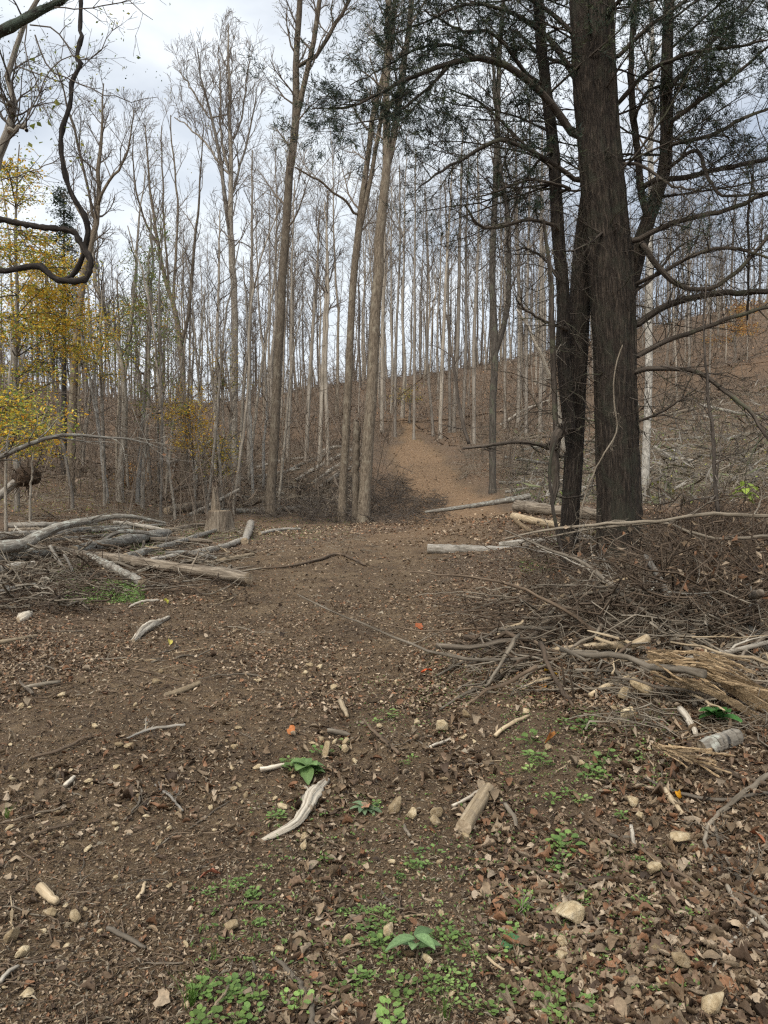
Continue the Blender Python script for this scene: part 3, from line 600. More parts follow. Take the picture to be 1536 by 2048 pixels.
layered_tree('autumn_tree', 'olive-leaved tree beside the leafy green stem', [(258, 1010, 6), (250, 850, 5), (240, 700, 4), (235, 560, 3)], 33, fan(200, 330, 560, 740, 14, 242), np.vstack([OLV, OLV, YEL]), 2600, .085)
layered_tree('autumn_bush', 'russet orange bush on the leafy slope left of the grey trunks', [(262, 990, 4), (262, 950, 3), (265, 930, 2)], 36, fan(235, 290, 920, 985, 10, 262), np.array([(.40, .20, .05), (.46, .26, .06), (.3, .16, .05)]), 900, .09)
layered_tree('autumn_tree', 'thin yellow-leaved sapling beyond the end of the trail', [(818, 870, 5), (820, 820, 4), (822, 770, 3)], 60, fan(775, 850, 765, 800, 9, 820), np.vstack([YEL, OLV]), 420, .11)
layered_tree('autumn_tree', 'faint orange-leaved tree on the right slope', [(1470, 760, 6), (1470, 690, 5), (1468, 600, 3)], 62, fan(1410, 1530, 590, 690, 12, 1470), np.array([(.40, .20, .06), (.34, .18, .07), (.5, .33, .06)]), 2200, .12)
layered_tree('autumn_tree', 'thin gold-leaved tree between the vine and the candelabra tree', [(210, 1010, 6), (205, 850, 5), (200, 700, 4.5), (205, 580, 3)], 28, fan(110, 260, 600, 760, 12, 203), np.vstack([YEL, OLV]), 1500, .085)
layered_tree('autumn_tree', 'sparse olive-leaved tree below the candelabra forks', [(318, 1000, 6), (316, 850, 5), (320, 700, 4), (322, 580, 3)], 36, fan(270, 380, 560, 720, 11, 319), np.vstack([OLV, OLV, YEL]), 900, .1)
layered_tree('autumn_tree', 'pale gold sapling right of the candelabra tree', [(452, 980, 5), (448, 880, 4), (445, 780, 3)], 38, fan(400, 500, 640, 800, 10, 448), np.vstack([YEL, OLV]), 600, .1)
layered_tree('autumn_tree', 'low gold sapling at the foot of the left slope', [(60, 1000, 5), (65, 930, 4), (70, 860, 3)], 20, fan(10, 130, 800, 930, 9, 65), np.vstack([YEL, YEL, OLV]), 1100, .075)
# dark evergreen behind the orange tree
def evergreen(label, px, by, ty, d, wpx):
    base = W(px, by, d); base[2] = Hs(base[0], d); top = W(px, ty, d); h = top[2] - base[2]; o = thing('evergreen_tree', label, 'tree', base)
    obj('trunk', Tubes().add(cr([base - [0, 0, .2], (base + top) / 2, top], 8), np.linspace(.16, .02, 8), 7).mesh('trunk', 'bark_dark', base), o)
    T = Tubes(); LP = []
    for i in range(130):
        t = .35 + .64 * (i + R.random()) / 130; q = base + (top - base) * t; a = R.random() * 6.283; l = wpx / F * d * .5 * (1.15 - t) * 1.6 * R.uniform(.5, 1.1)
        e = q + np.array([math.cos(a) * l, math.sin(a) * l, l * R.uniform(-.25, .35)]); T.add(np.array([q, (q + e) / 2, e]), [.02, .014, .006], 3); LP.append((q, e))
    c = obj('crown', T.mesh('crown', 'twig_dark', base), o); n = 7000; ii = R.integers(0, len(LP), n)
    A = np.array([l[0] for l in LP])[ii]; B = np.array([l[1] for l in LP])[ii]; Q = A + (B - A) * R.random((n, 1)) ** .5 + R.normal(0, .13, (n, 3))
    obj('foliage', cloud_mesh('foliage', 'cedar_leaf', [cloud(Q, .14, np.array([(.03, .05, .025), (.045, .065, .032), (.022, .04, .02)]), None, .3)], base), c)
evergreen('dark evergreen standing behind the orange autumn tree', 128, 990, 375, 34, 130)

# ------------------------------------------------------------------ leaning pale tree at the upper left, with small dark leaves
hero_tree('leaning_tree', 'pale leaning tree with small leaves crossing the upper left corner', [(-190, 1250, 24), (-120, 900, 22), (-60, 600, 20), (-15, 360, 18), (5, 290, 17), (22, 245, 15), (27, 219, 12), (17, 154, 11), (20, 120, 10), (38, 68, 9), (75, 0, 8), (110, -90, 6), (120, -200, 3)], 12,
    [[(22, 245, 9), (32, 225, 12), (34, 216, 11)], [(12, 258, 8), (35, 262, 9), (55, 262, 7)]], 'bark_grey', 'twig_dark', nb=9, t0=.62, ln=.9, kids=(4, 3), minr=.0025, leaves=(900, .035, np.array([(.05, .07, .03), (.08, .09, .035), (.12, .12, .04)]), .12))

# ------------------------------------------------------------------ the tree outside the frame that carries the mossy limb and the vine
def vine_tree():
    base = np.array([-5.6, 6.2, Hs(-5.6, 6.2)]); o = thing('mossy_tree', 'dark mossy limb reaching in across the upper left corner', 'tree', base)
    tr = cr([base - [0, 0, .2], base + [.05, .1, 2.5], base + [.25, .0, 5.0], base + [.5, .1, 8.5]], 16); obj('trunk', Tubes().add(tr, np.linspace(.2, .09, 16), 12).mesh('trunk', 'moss_bark', base), o)
    P, r = trace([(-120, 130, 22), (-60, 92, 20), (0, 64, 19), (50, 38, 17), (88, 18, 16), (128, -4, 14), (190, -60, 11), (260, -150, 6)], 5.6, 22, .004); P = np.vstack([tr[9], P]); r = np.r_[.05, r]
    lb = obj('limb', Tubes().add(P, r * (1 + .12 * R.normal(0, 1, len(r))), 10).mesh('limb', 'moss_bark', base), o)
    n = 1400; k = R.integers(1, len(P) - 1, n); Q = P[k] + (P[k + 1 - 1] - P[k - 1]) * R.random((n, 1)); dv = R.normal(0, 1, (n, 3)); dv /= np.linalg.norm(dv, axis=1, keepdims=True); Q = Q + dv * (r[k][:, None] * 1.02)
    obj('moss', cloud_mesh('moss', 'cedar_leaf', [cloud(Q, .016, np.array([(.10, .14, .10), (.07, .09, .05), (.15, .19, .15)]))], base), lb, kind='stuff')
    T = [Tubes(), Tubes(), Tubes()]; ends = []
    tw = [[(60, 50, 3), (110, 60, 3), (160, 120, 2.5), (205, 95, 2), (228, 40, 1.2)], [(70, 70, 3), (100, 140, 3), (150, 160, 2.5), (240, 200, 2), (316, 194, 1.2)], [(110, 15, 3), (180, 18, 2.5), (230, 5, 2.5), (255, 5, 2), (308, 35, 1)],
          [(30, 130, 3), (80, 150, 2.5), (130, 160, 2), (175, 120, 2), (212, 90, 1.3)], [(0, 290, 3), (40, 255, 3), (110, 130, 2.5), (155, 112, 2), (190, 130, 1)], [(0, 360, 2.5), (60, 345, 2), (110, 320, 2), (165, 305, 1)], [(60, 20, 3), (50, 90, 2.5), (80, 190, 2), (110, 260, 1)]]
    for p in tw:
        q, rr = trace(p, 5.7 + R.normal(0, .25), 12, .01); T[0].add(q, rr, 4)
        for j in range(9):
            k = R.integers(3, 11); sprout(T, q[k], unit(q[k] - q[k - 1]) + R.normal(0, .7, 3), R.uniform(.12, .4), rr[k] * .7, 1, .1, .2, (0, 3), (30, 60), .5, .0014, ends, sides=(4, 3, 3, 3))
    TT = Tubes(); TT.L = sum([t.L for t in T], []); c = obj('crown', TT.mesh('crown', 'twig_dark', base), o)
    E = np.array([e[0] for e in ends]); Q = np.vstack([E[R.integers(0, len(E), 160)] + R.normal(0, .02, (160, 3))] + [[W(px, py, 5.7)] for px, py in [(68, 252), (72, 275), (82, 285), (103, 230), (108, 215), (100, 245), (135, 255), (60, 290), (35, 92), (65, 120), (113, 205), (78, 248)]])
    obj('foliage', cloud_mesh('foliage', 'tree_leaf', [cloud(Q[:160], .030, OLV), cloud(Q[160:], .05, np.array([(.22, .26, .05), (.34, .34, .08)]), None, .8)], base), c)
    # the vine: one long hanging stem that loops back on itself
    v1 = [(170, -420, 10), (150, -150, 10), (155, 0, 7), (157, 62, 7), (163, 70, 8), (155, 116, 7), (165, 133, 8.5), (151, 171, 8), (150, 222, 7.5), (137, 267, 8.5), (135, 300, 8), (138, 342, 8), (147, 376, 8.5), (160, 410, 8.5), (177, 434, 9), (183, 472, 9.5), (174, 503, 10), (160, 534, 9.5), (137, 557, 10), (119, 560, 10), (99, 550, 10), (79, 531, 10), (58, 526, 10), (27, 530, 10), (0, 535, 10), (-90, 530, 11), (-250, 600, 12)]
    v2 = [(-250, 420, 11), (-80, 430, 11), (0, 439, 10.5), (34, 446, 10), (86, 455, 10), (144, 462, 10), (161, 486, 11), (178, 513, 11.5), (182, 530, 11), (171, 557, 11), (144, 563, 11.5), (119, 560, 9)]
    vo = thing('hanging_vine', 'dark twisted woody vine hanging down and looping at the upper left', 'vine', W(137, 557, 6))
    for v, dd in ((v1, 6.0), (v2, 5.93)):
        q, rr = trace(v, dd, 90, .003); rr = rr * 1.15
        if v is v1: q[:, 1] += .12 * np.sin(np.linspace(0, 9, 90))
        s = np.arange(90); rr = rr * (1 + .12 * np.sin(s * 2.1) + .08 * R.normal(0, 1, 90))
        obj('stem', Tubes().add(q, rr, 9).mesh('stem', 'vine_bark', np.array(vo.location)), vo)
    top = trace(v1[:2], 6.0, 2)[0][0]; T2 = Tubes().add(cr([tr[14], (tr[14] + top) / 2 + [0, 0, .4], top, top + [1.2, .3, .1]], 14), np.linspace(.09, .03, 14), 9); obj('limb', T2.mesh('limb', 'moss_bark', base), o)
vine_tree()

# ------------------------------------------------------------------ the cedar
CD = 9.4
def rough_tube(P, r, n, amp, fr, seed, lobes=0, along=.25, cap=False, ribs=0):
    P = np.asarray(P); K = len(P); T = np.gradient(P, axis=0); T /= np.linalg.norm(T, axis=1, keepdims=True)
    ref = np.eye(3)[np.argmin(np.abs(P[-1] - P[0]))]; A = np.cross(T, ref); A /= np.linalg.norm(A, axis=1, keepdims=True); B = np.cross(T, A)
    th = np.arange(n) * 2 * math.pi / n; ln = np.r_[0, np.cumsum(np.linalg.norm(np.diff(P, axis=0), axis=1))]
    TH, LN = np.meshgrid(th, ln); cx, sx = np.cos(TH), np.sin(TH); rr = r[:, None]
    nn = fbm(cx * fr + 40, sx * fr * 1.3 + LN * fr * along, seed, 3) + fbm(sx * fr + 11, cx * fr + LN * fr * along * 1.2, seed + 5, 3)
    k = 1 + amp * nn
    if ribs:
        w = .35 * fbm(LN * 1.3, TH * 0 + seed, seed, 2); rb = fbm((TH + w) * 7, LN * .9 + seed, seed + 9, 3, .6); k = k + ribs * (1 - 2.2 * np.abs(rb)) * .8
    if lobes: k = k + .07 * np.cos(TH * lobes + .5 * LN + seed) + .05 * np.cos(TH * 2 - .4 * LN)
    V = P[:, None, :] + (rr * k)[..., None] * (A[:, None, :] * cx[..., None] + B[:, None, :] * sx[..., None])
    tcv = np.stack([r.max() * cx, r.max() * sx, LN], -1) + seed * 1.7
    idx = np.arange(K * n).reshape(K, n); nx = np.roll(idx, -1, axis=1)
    Q = np.stack([idx[:-1], nx[:-1], nx[1:], idx[1:]], -1).reshape(-1, 4)
    return V, Q, tcv
def rough_mesh(name, mat, P, r, n, amp, fr, seed, off, **k):
    V, Q, t = rough_tube(P, r, n, amp, fr, seed, **k); return mesh_np(name, V.reshape(-1, 3) - off, [Q], [mat], {'tc': t.reshape(-1, 3)}), V
NEEDLE = np.array([(.020, .036, .024), (.030, .048, .030), (.040, .062, .036), (.060, .075, .035), (.016, .028, .020)])
def needles(E, n, ln, spread, along=True):
    """Fine scale-leaf sprays: n blades per twig end E = (tip, direction, root)."""
    tip = np.array([e[0] for e in E]); root = np.array([e[2] for e in E]); N = len(E) * n; i = np.repeat(np.arange(len(E)), n)
    t = R.random((N, 1)); q = root[i] + (tip[i] - root[i]) * (.15 + .95 * t); dv = tip[i] - root[i]; dv /= np.maximum(np.linalg.norm(dv, axis=1, keepdims=True), 1e-6)
    dd = dv * .9 + R.normal(0, .55, (N, 3)) + [0, 0, -.15]; dd /= np.linalg.norm(dd, axis=1, keepdims=True); s = ln * R.uniform(.5, 1.4, (N, 1)); q = q + R.normal(0, spread, (N, 3))
    sd = np.cross(dd, R.normal(0, 1, (N, 3))); sd /= np.maximum(np.linalg.norm(sd, axis=1, keepdims=True), 1e-6); w = R.uniform(.0022, .0042, (N, 1))
    v = np.stack([q - sd * w, q + dd * s * .5 + sd * w * 1.2, q + dd * s, q + dd * s * .5 - sd * w * 1.2 ], 1).reshape(-1, 3)
    k = np.arange(N)[:, None] * 4; c = NEEDLE[R.integers(0, 5, len(E))][i] * R.uniform(.7, 1.3, (N, 1))
    return v, np.concatenate([k + [0, 1, 2], k + [0, 2, 3]]), np.repeat(np.c_[c, np.ones(N)], 4, 0)
def cedar():
    P, r, base = rooted([(1240, 1165, 104), (1240, 1130, 90), (1239, 1080, 80), (1238, 1000, 77), (1232, 850, 76), (1228, 700, 76), (1220, 560, 80), (1208, 420, 80), (1197, 300, 78), (1188, 150, 77), (1183, 0, 76), (1180, -200, 66), (1178, -500, 40), (1178, -800, 12)], CD, 170, 0, 1.5)
    o = thing('cedar_tree', 'big dark cedar with shaggy bark and several stems, right of the trail', 'tree', base)
    me, V = rough_mesh('trunk', 'cedar_bark', P, r, 128, .12, 3.4, 21, base, lobes=3, along=.12, ribs=.11); obj('trunk', me, o)
    stems = [[(1128, 1190, 42), (1138, 1060, 34), (1148, 900, 35), (1153, 760, 38), (1160, 600, 42), (1172, 470, 44), (1180, 380, 34), (1182, 250, 20)],
             [(1140, 860, 22), (1132, 780, 26), (1126, 700, 26), (1127, 600, 24), (1117, 480, 24), (1108, 320, 22), (1098, 220, 21), (1087, 137, 20), (1076, 0, 19), (1066, -150, 15), (1060, -320, 6)],
             [(1238, 720, 20), (1252, 620, 26), (1268, 545, 27), (1284, 478, 27), (1306, 412, 25), (1326, 350, 24), (1333, 290, 22), (1333, 171, 22), (1338, 0, 18), (1344, -200, 12), (1350, -380, 4)],
             [(1112, 870, 9), (1108, 760, 10), (1104, 660, 10), (1102, 560, 9), (1095, 500, 7), (1087, 440, 5)],
             [(1296, 440, 12), (1282, 380, 13), (1275, 300, 12), (1266, 230, 12), (1262, 120, 10), (1270, 0, 9), (1275, -120, 5)]]
    SP_ = [CD + .35, CD + .1, CD + .25, CD - .2, CD + .2]; lines = [(P, r)]
    for i, (s, dd) in enumerate(zip(stems, SP_)):
        if i in (0,): p, rr, _ = rooted(s, dd, 70, 0, 1.4)
        else: p, rr = trace(s, dd, 60, .004)
        me, _ = rough_mesh('stem', 'cedar_bark' if i != 3 else 'cedar_limb', p, rr, 36 if i == 0 else 22, .13, 2.4, 40 + i, base, ribs=.10, lobes=2 if i < 3 else 0, along=.15); obj('stem', me, o); lines.append((p, rr))
    # limbs: (pixel path, distance at tip, share of living foliage)
    limbs = [([(1263, 657, 15), (1332, 612, 13), (1428, 588, 12), (1536, 581, 11), (1650, 560, 6)], 9.0, 0), ([(1262, 486, 12), (1349, 445, 10), (1451, 421, 9), (1536, 386, 8), (1640, 350, 4)], 8.8, .1),
        ([(1290, 560, 9), (1325, 544, 8), (1383, 513, 7), (1438, 496, 7), (1479, 499, 6), (1536, 516, 5), (1600, 530, 3)], 8.6, 0), ([(1280, 478, 12), (1296, 505, 12), (1321, 540, 11), (1366, 574, 10), (1417, 578, 9), (1469, 547, 8), (1536, 478, 7), (1600, 420, 4)], 8.7, 0),
        ([(1298, 359, 12), (1366, 355, 11), (1444, 338, 10), (1536, 318, 8), (1620, 290, 4)], 9.2, .3), ([(1349, 325, 7), (1393, 301, 8), (1414, 349, 7), (1445, 390, 6), (1536, 386, 4)], 8.9, 0),
        ([(1250, 755, 11), (1275, 742, 11), (1315, 737, 10), (1393, 744, 9), (1451, 785, 9), (1499, 822, 8), (1536, 880, 6), (1560, 940, 3)], 8.3, 0), ([(1260, 720, 11), (1332, 682, 10), (1383, 665, 9), (1460, 636, 8), (1536, 614, 7), (1640, 590, 4)], 8.9, 0),
        ([(1495, 640, 3), (1497, 560, 5), (1497, 430, 5), (1505, 350, 3)], 8.7, 0), ([(1333, 250, 10), (1400, 200, 9), (1470, 150, 7), (1540, 90, 5), (1600, 40, 3)], 8.6, 1), ([(1335, 180, 9), (1390, 120, 8), (1450, 60, 6), (1510, 0, 4)], 9.6, 1),
        ([(1225, 220, 10), (1290, 150, 9), (1370, 110, 8), (1450, 95, 6), (1536, 80, 4)], 8.3, 1), ([(1333, 290, 9), (1420, 270, 8), (1490, 235, 7), (1560, 210, 4)], 9.9, .9), ([(1230, 120, 9), (1290, 60, 8), (1360, 10, 7), (1430, -50, 4)], 8.9, 1),
        ([(1160, 290, 16), (1100, 205, 14), (1024, 138, 13), (957, 118, 12), (888, 130, 10), (820, 155, 8), (751, 191, 6), (690, 215, 4), (625, 215, 2)], 8.2, 1), ([(957, 118, 7), (900, 90, 6), (830, 100, 5), (760, 140, 3), (700, 170, 2)], 8.4, 1), ([(900, 130, 6), (840, 190, 5), (780, 230, 4), (700, 250, 2)], 8.1, .9), ([(1060, 160, 7), (990, 70, 6), (920, 60, 5), (850, 20, 3)], 8.6, .9), ([(1165, 370, 10), (1095, 320, 9), (1024, 285, 8), (990, 282, 8), (925, 318, 6), (870, 350, 4.5), (830, 385, 2)], 8.5, .5),
        ([(1125, 455, 8), (1060, 440, 7), (1010, 452, 7), (965, 455, 6), (945, 435, 5), (932, 412, 3)], 8.7, 0), ([(1150, 150, 10), (1090, 70, 9), (1010, 20, 7), (930, 10, 6), (850, 45, 4), (780, 70, 2.5)], 8.8, .9), ([(1160, 80, 10), (1080, 10, 8), (980, -40, 6), (880, -30, 5), (800, 0, 3)], 9.6, .9),
        ([(1110, 340, 7), (1060, 300, 6), (1000, 240, 5), (950, 200, 4), (900, 180, 2.5)], 9.8, .7), ([(1106, 300, 6), (1070, 330, 5), (1040, 380, 4), (1024, 430, 3)], 9.2, .2), ([(1150, 380, 7), (1110, 368, 6), (1060, 360, 5), (1000, 380, 4), (940, 400, 2)], 9.0, .2),
        ([(1170, 200, 8), (1130, 130, 7), (1080, 110, 6), (1030, 60, 4)], 10.3, .8), ([(1270, 230, 7), (1300, 180, 6), (1360, 170, 5), (1420, 190, 3)], 10, .7), ([(1225, 330, 8), (1280, 330, 6), (1340, 370, 5), (1400, 380, 3)], 8.4, .2),
        ([(1244, 600, 7), (1300, 560, 6), (1350, 500, 4), (1400, 470, 2)], 10.2, 0), ([(1140, 660, 8), (1085, 640, 6), (1040, 610, 4), (1030, 590, 2)], 9.0, 0), ([(1118, 560, 6), (1090, 520, 5), (1060, 500, 4), (1030, 500, 2)], 9.7, 0), ([(1255, 850, 6), (1310, 830, 5), (1360, 800, 4), (1395, 775, 2)], 8.8, 0),
        ([(1190, 60, 9), (1240, 0, 8), (1300, -60, 5)], 8.5, 1), ([(1240, 430, 8), (1200, 470, 6), (1150, 500, 4), (1100, 500, 2)], 8.6, 0)]
    T = [Tubes(), Tubes(), Tubes()]; green = []; bare = []
    for pix, dt, fo in limbs:
        p, rr = trace(pix, np.linspace(CD, dt, len(pix)), 22, .008)
        cand = [(np.min(np.linalg.norm(l - p[0], axis=1)), np.argmin(np.linalg.norm(l - p[0], axis=1)), l) for l, _ in lines]; best = min(cand, key=lambda c: c[0])
        if best[0] < .6: p[0] = best[2][best[1]]
        obj('limb', Tubes().add(p, rr, 8).mesh('limb', 'cedar_limb', base), o)
        ln = np.linalg.norm(np.diff(p, axis=0), axis=1).sum()
        for j in range(int(7 + ln * 5.5)):
            f = R.uniform(3, 20.9); k = int(f); q = p[k] + (p[k + 1] - p[k]) * (f - k); d0 = unit(p[k + 1] - p[k]); nd_ = d0 * .75 + R.normal(0, .6, 3)
            e = []; alive = R.random() < fo
            sprout(T, q, nd_, R.uniform(.3, .95) * (1 if fo < .3 else 1.15), min(.008, rr[k] * .5), 0, .05 if not alive else -.1, .24, (5, 3), (28, 62), .5, .0016, e, K=5, sides=(3, 3, 3, 3))
            (green if alive else bare).extend(e)
    # many fine limbs of the upper crown
    for j in range(95):
        l, lr = lines[[0, 0, 0, 2, 3][R.integers(0, 5)]]; zs = l[:, 2]; ok = np.where((zs > 5.2) & (zs < 11.5))[0]; k = R.choice(ok); a = R.random() * 6.283
        if R.random() < .6: a = R.choice([0, math.pi]) + R.normal(0, .5)
        e = []; sprout(T, l[k], [math.cos(a), math.sin(a), R.uniform(-.05, .6)], R.uniform(1.0, 2.3), .017, 0, .08, .16, (8, 4), (28, 60), .42, .0017, e, K=5, sides=(4, 3, 3, 3), start=.2)
        (green if R.random() < .88 else bare).extend(e)
    for j in range(130):                                                     # dead twigs low on the stems
        l, lr = lines[R.integers(0, 4)]; zs = l[:, 2]; ok = np.where((zs > 1.6) & (zs < 6))[0]; k = R.choice(ok); a = R.random() * 6.283
        sprout(T, l[k] + np.array([math.cos(a), math.sin(a), 0]) * lr[k] * .9, [math.cos(a), math.sin(a), R.uniform(-.4, .4)], R.uniform(.35, 1.5), .007, 0, 0, .3, (5, 2), (30, 65), .5, .0015, bare, K=6, sides=(4, 3, 3, 3))
    TT = Tubes(); TT.L = sum([t.L for t in T], []); c = obj('crown', TT.mesh('crown', 'cedar_limb', base), o)
    v, f, cc = needles(green, 19, .064, .013)
    obj('foliage', mesh_np('foliage', v - base, [f], ['cedar_leaf'], {'col': cc}, smooth=False), c, kind='stuff')
    # loose bark strips and shaggy fibres standing off the stems
    for (l, lr), cnt_ in ((lines[0], 34), (lines[1], 22), (lines[2], 8)):
        for j in range(cnt_):
            zs = l[:, 2]; ok = np.where((zs > .6) & (zs < 7))[0]; k = R.choice(ok[:-14]); a = R.random() * 6.283; m_ = R.integers(6, 14); seg = l[k:k + m_]; off = np.linspace(.98, 1.0 + R.uniform(.0, .12), len(seg))[::R.choice([1, -1])]
            th = a + R.normal(0, .04, len(seg)).cumsum(); w = R.uniform(.006, .016)
            pa = seg + np.stack([np.cos(th), np.sin(th), 0 * th], -1) * (lr[k:k + m_] * off)[:, None]; tg = np.stack([-np.sin(th), np.cos(th), 0 * th], -1) * w * np.linspace(1, .3, len(seg))[:, None]; nrm = np.stack([np.cos(th), np.sin(th), 0 * th], -1) * .004
            V = np.concatenate([pa - tg, pa + tg, pa + nrm]); K = len(seg); ii = np.arange(K - 1)
            Q = np.concatenate([np.stack([ii, ii + 1, ii + 1 + 2 * K, ii + 2 * K], -1), np.stack([ii + 2 * K, ii + 1 + 2 * K, ii + 1 + K, ii + K], -1)])
            obj('bark_strip', mesh_np('bark_strip', V - base, [Q], ['cedar_bark'], {'tc': V * [1, 1, 1] + j}), o)
cedar()

# ------------------------------------------------------------------ logs, stumps and named dead wood
def log(name, label, pix, mat, d=None, lift=0., cat='log', n=16, K=26, amp=.12, fr=2.2, stubs=0, group=None, caps=True, knots=True, taper_end=False):
    A = []
    for i, (px, py, w) in enumerate(pix):
        if d is None:
            g = G(px, py + w * .45); dd = g[1]
        else: dd = d if np.isscalar(d) else d[i]
        q = W(px, py, dd); rr = w * .5 / F * dd
        if d is None: q[2] = g[2] + rr * .8 + lift
        A.append(list(q) + [rr])
    A = cr(A, K); P, r = A[:, :3], np.maximum(A[:, 3], .003)
    if knots:
        r = r * (1 + .06 * R.normal(0, 1, K)); P = P + R.normal(0, 1, P.shape) * (r * .06)[:, None]
    if taper_end: r[-2:] *= [.6, .2]
    base = P[0].copy(); seed = int(R.integers(1, 900))
    me, V = rough_mesh('log', mat, P, r, n, amp, fr, seed, base, along=.6)
    o = obj(name, me, None, label, cat, group, None, base)
    if caps:
        for e in ((0, -1) if not taper_end else (0,)):
            ring = V[e]; c = ring.mean(0); out = unit(P[0] - P[1]) if e == 0 else unit(P[-1] - P[-2])
            Vv = np.vstack([ring, c + (ring - c) * .55 + out * r[e] * R.normal(.05, .12, (n, 1)), [c + out * r[e] * .05]]); i = np.arange(n); j = (i + 1) % n
            obj('cut_end', mesh_np('cut_end', Vv - base, [np.stack([i, j, j + n, i + n], -1), np.stack([i + n, j + n, np.full(n, 2 * n)], -1)], ['cut_wood'], {'tc': Vv}), o)
    for j in range(stubs):
        k = R.integers(3, K - 3); dv = unit(np.cross(P[k + 1] - P[k], R.normal(0, 1, 3)) + [0, 0, .01]); dv[2] = abs(dv[2]); T = [Tubes()]
        sprout(T, P[k], dv + unit(P[k + 1] - P[k]) * .5, R.uniform(1.5, 7) * r[k], r[k] * .33, 0, .1, .2, (0,), sides=(6, 4, 3, 3), minr=.003); obj('branch_stub', T[0].mesh('branch_stub', mat, base), o)
    return o
log('log', 'weathered brown log with a ragged right end, lying foremost in the left log pile', [(205, 1119, 20), (280, 1130, 22), (360, 1143, 23), (440, 1154, 24), (497, 1163, 27)], 'log_weathered', lift=.06, stubs=2, amp=.2)
log('log', 'short grey log sloping down under the brown log at left', [(171, 1112, 16), (230, 1140, 17), (284, 1168, 18)], 'log_grey', lift=.02)
log('log', 'thick grey furrowed log in the middle of the left pile', [(150, 1108, 18), (210, 1096, 22), (280, 1082, 22), (335, 1071, 18)], 'log_grey', lift=.08, stubs=2, amp=.2)
log('fallen_branch', 'large arched grey branch lying highest on the left pile', [(-120, 1105, 32), (0, 1094, 28), (58, 1084, 25), (113, 1055, 18), (188, 1040, 13), (253, 1032, 9), (330, 1046, 5)], 'log_grey', d=(11.5, 12, 12.5, 13, 13.6, 14, 14.5), cat='branch', stubs=4)
log('log', 'pale straight log far back in the left pile', [(15, 1050, 12), (100, 1050, 12), (192, 1047, 10)], 'log_pale')
log('fallen_branch', 'long grey branch sloping up right from the left pile', [(250, 1118, 16), (325, 1097, 13), (380, 1080, 10), (420, 1066, 7), (445, 1058, 4)], 'log_grey', cat='branch', stubs=3, lift=.04)
log('fallen_branch', 'bent grey branch arching over the green patch in the left pile', [(195, 1092, 8), (215, 1075, 9), (240, 1064, 9), (280, 1064, 8), (325, 1072, 6)], 'log_grey', d=14.6, cat='branch')
log('log', 'whitish short log pointing away from the camera, right of the left pile', [(489, 1082, 15), (497, 1062, 15), (502, 1046, 14)], 'log_pale')
log('log', 'pale half-buried log below the short whitish log', [(300, 1120, 9), (370, 1108, 11), (440, 1094, 12), (486, 1078, 10)], 'log_pale')
log('log', 'thick log with a dark cut end lying behind the stump', [(334, 1021, 17), (375, 1014, 17), (420, 1008, 15)], 'log_weathered')
log('log', 'long grey log stretching right behind the stump to the tall tree', [(400, 1022, 11), (470, 1022, 11), (540, 1020, 12), (600, 1017, 11)], 'log_grey')
log('log', 'pale pole leaning up over the logs behind the stump', [(372, 1034, 9), (420, 1010, 8), (478, 979, 6)], 'log_pale', d=(30, 30.5, 31), lift=0)
for i, (x0, y0, x1, y1, w, lab) in enumerate([(-40, 1124, 120, 1106, 24, 'thick grey log at the left edge under the arched branch'), (-20, 1078, 130, 1070, 17, 'pale log behind the arched branch at the left edge'), (60, 1102, 205, 1122, 15, 'brown log dipping right below the arched branch'), (120, 1066, 300, 1054, 11, 'thin pale log across the back of the left pile'), (228, 1052, 335, 1068, 9, 'thin dark log at the back right of the left pile'), (300, 1084, 425, 1088, 10, 'pale stick-like log above the brown log'),
        (330, 1112, 436, 1122, 9, 'short bleached log right of the grey furrowed log'), (-30, 1150, 66, 1130, 18, 'blunt grey log low at the left edge'), (340, 1062, 440, 1050, 9, 'greenish log just in front of the stump'), (-20, 1200, 70, 1176, 13, 'grey log end lowest at the left edge'), (520, 1068, 600, 1058, 7, 'thin pale log lying right of the whitish log')]):
    log('log', lab, [(x0, y0, w), ((x0 + x1) / 2, (y0 + y1) / 2 - R.uniform(0, 5), w), (x1, y1, w * .75)], ('log_grey', 'log_pale', 'log_weathered')[i % 3], lift=R.uniform(0, .12), amp=.2, stubs=2, n=14, K=18)
log('fallen_branch', 'pale wood lump at the right edge of the left pile', [(430, 1124, 8), (460, 1118, 10), (506, 1108, 7)], 'bare_wood', cat='branch')
log('fallen_branch', 'bleached twisted root piece on the left of the trail', [(266, 1281, 9), (283, 1262, 15), (300, 1250, 17), (318, 1244, 11), (340, 1232, 6)], 'bleached_wood', cat='root', amp=.6, fr=2.8, stubs=0, taper_end=True)
log('fallen_branch', 'pale splintered wood lump near the left edge', [(36, 1240, 12), (48, 1232, 18), (60, 1226, 12)], 'bleached_wood', cat='wood', amp=.5)
log('fallen_branch', 'long pale stick at the far left of the dirt', [(-20, 1288, 12), (30, 1280, 10), (72, 1272, 7)], 'bare_wood', cat='stick')
log('fallen_branch', 'straight tan stick in the middle of the left dirt', [(330, 1390, 9), (365, 1381, 12), (400, 1366, 10)], 'bare_wood', cat='stick')
log('log', 'small pale peeled log section in the right foreground leaves', [(927, 1655, 33), (950, 1618, 32), (976, 1577, 27)], 'bare_wood', cat='log', amp=.05, K=18, n=20, knots=False)
log('fallen_branch', 'frayed pale root lying across the foreground centre', [(520, 1684, 6), (560, 1665, 14), (592, 1648, 18), (613, 1615, 21), (626, 1590, 25), (652, 1562, 12)], 'bleached_wood', cat='root', amp=.5, fr=3, stubs=1)
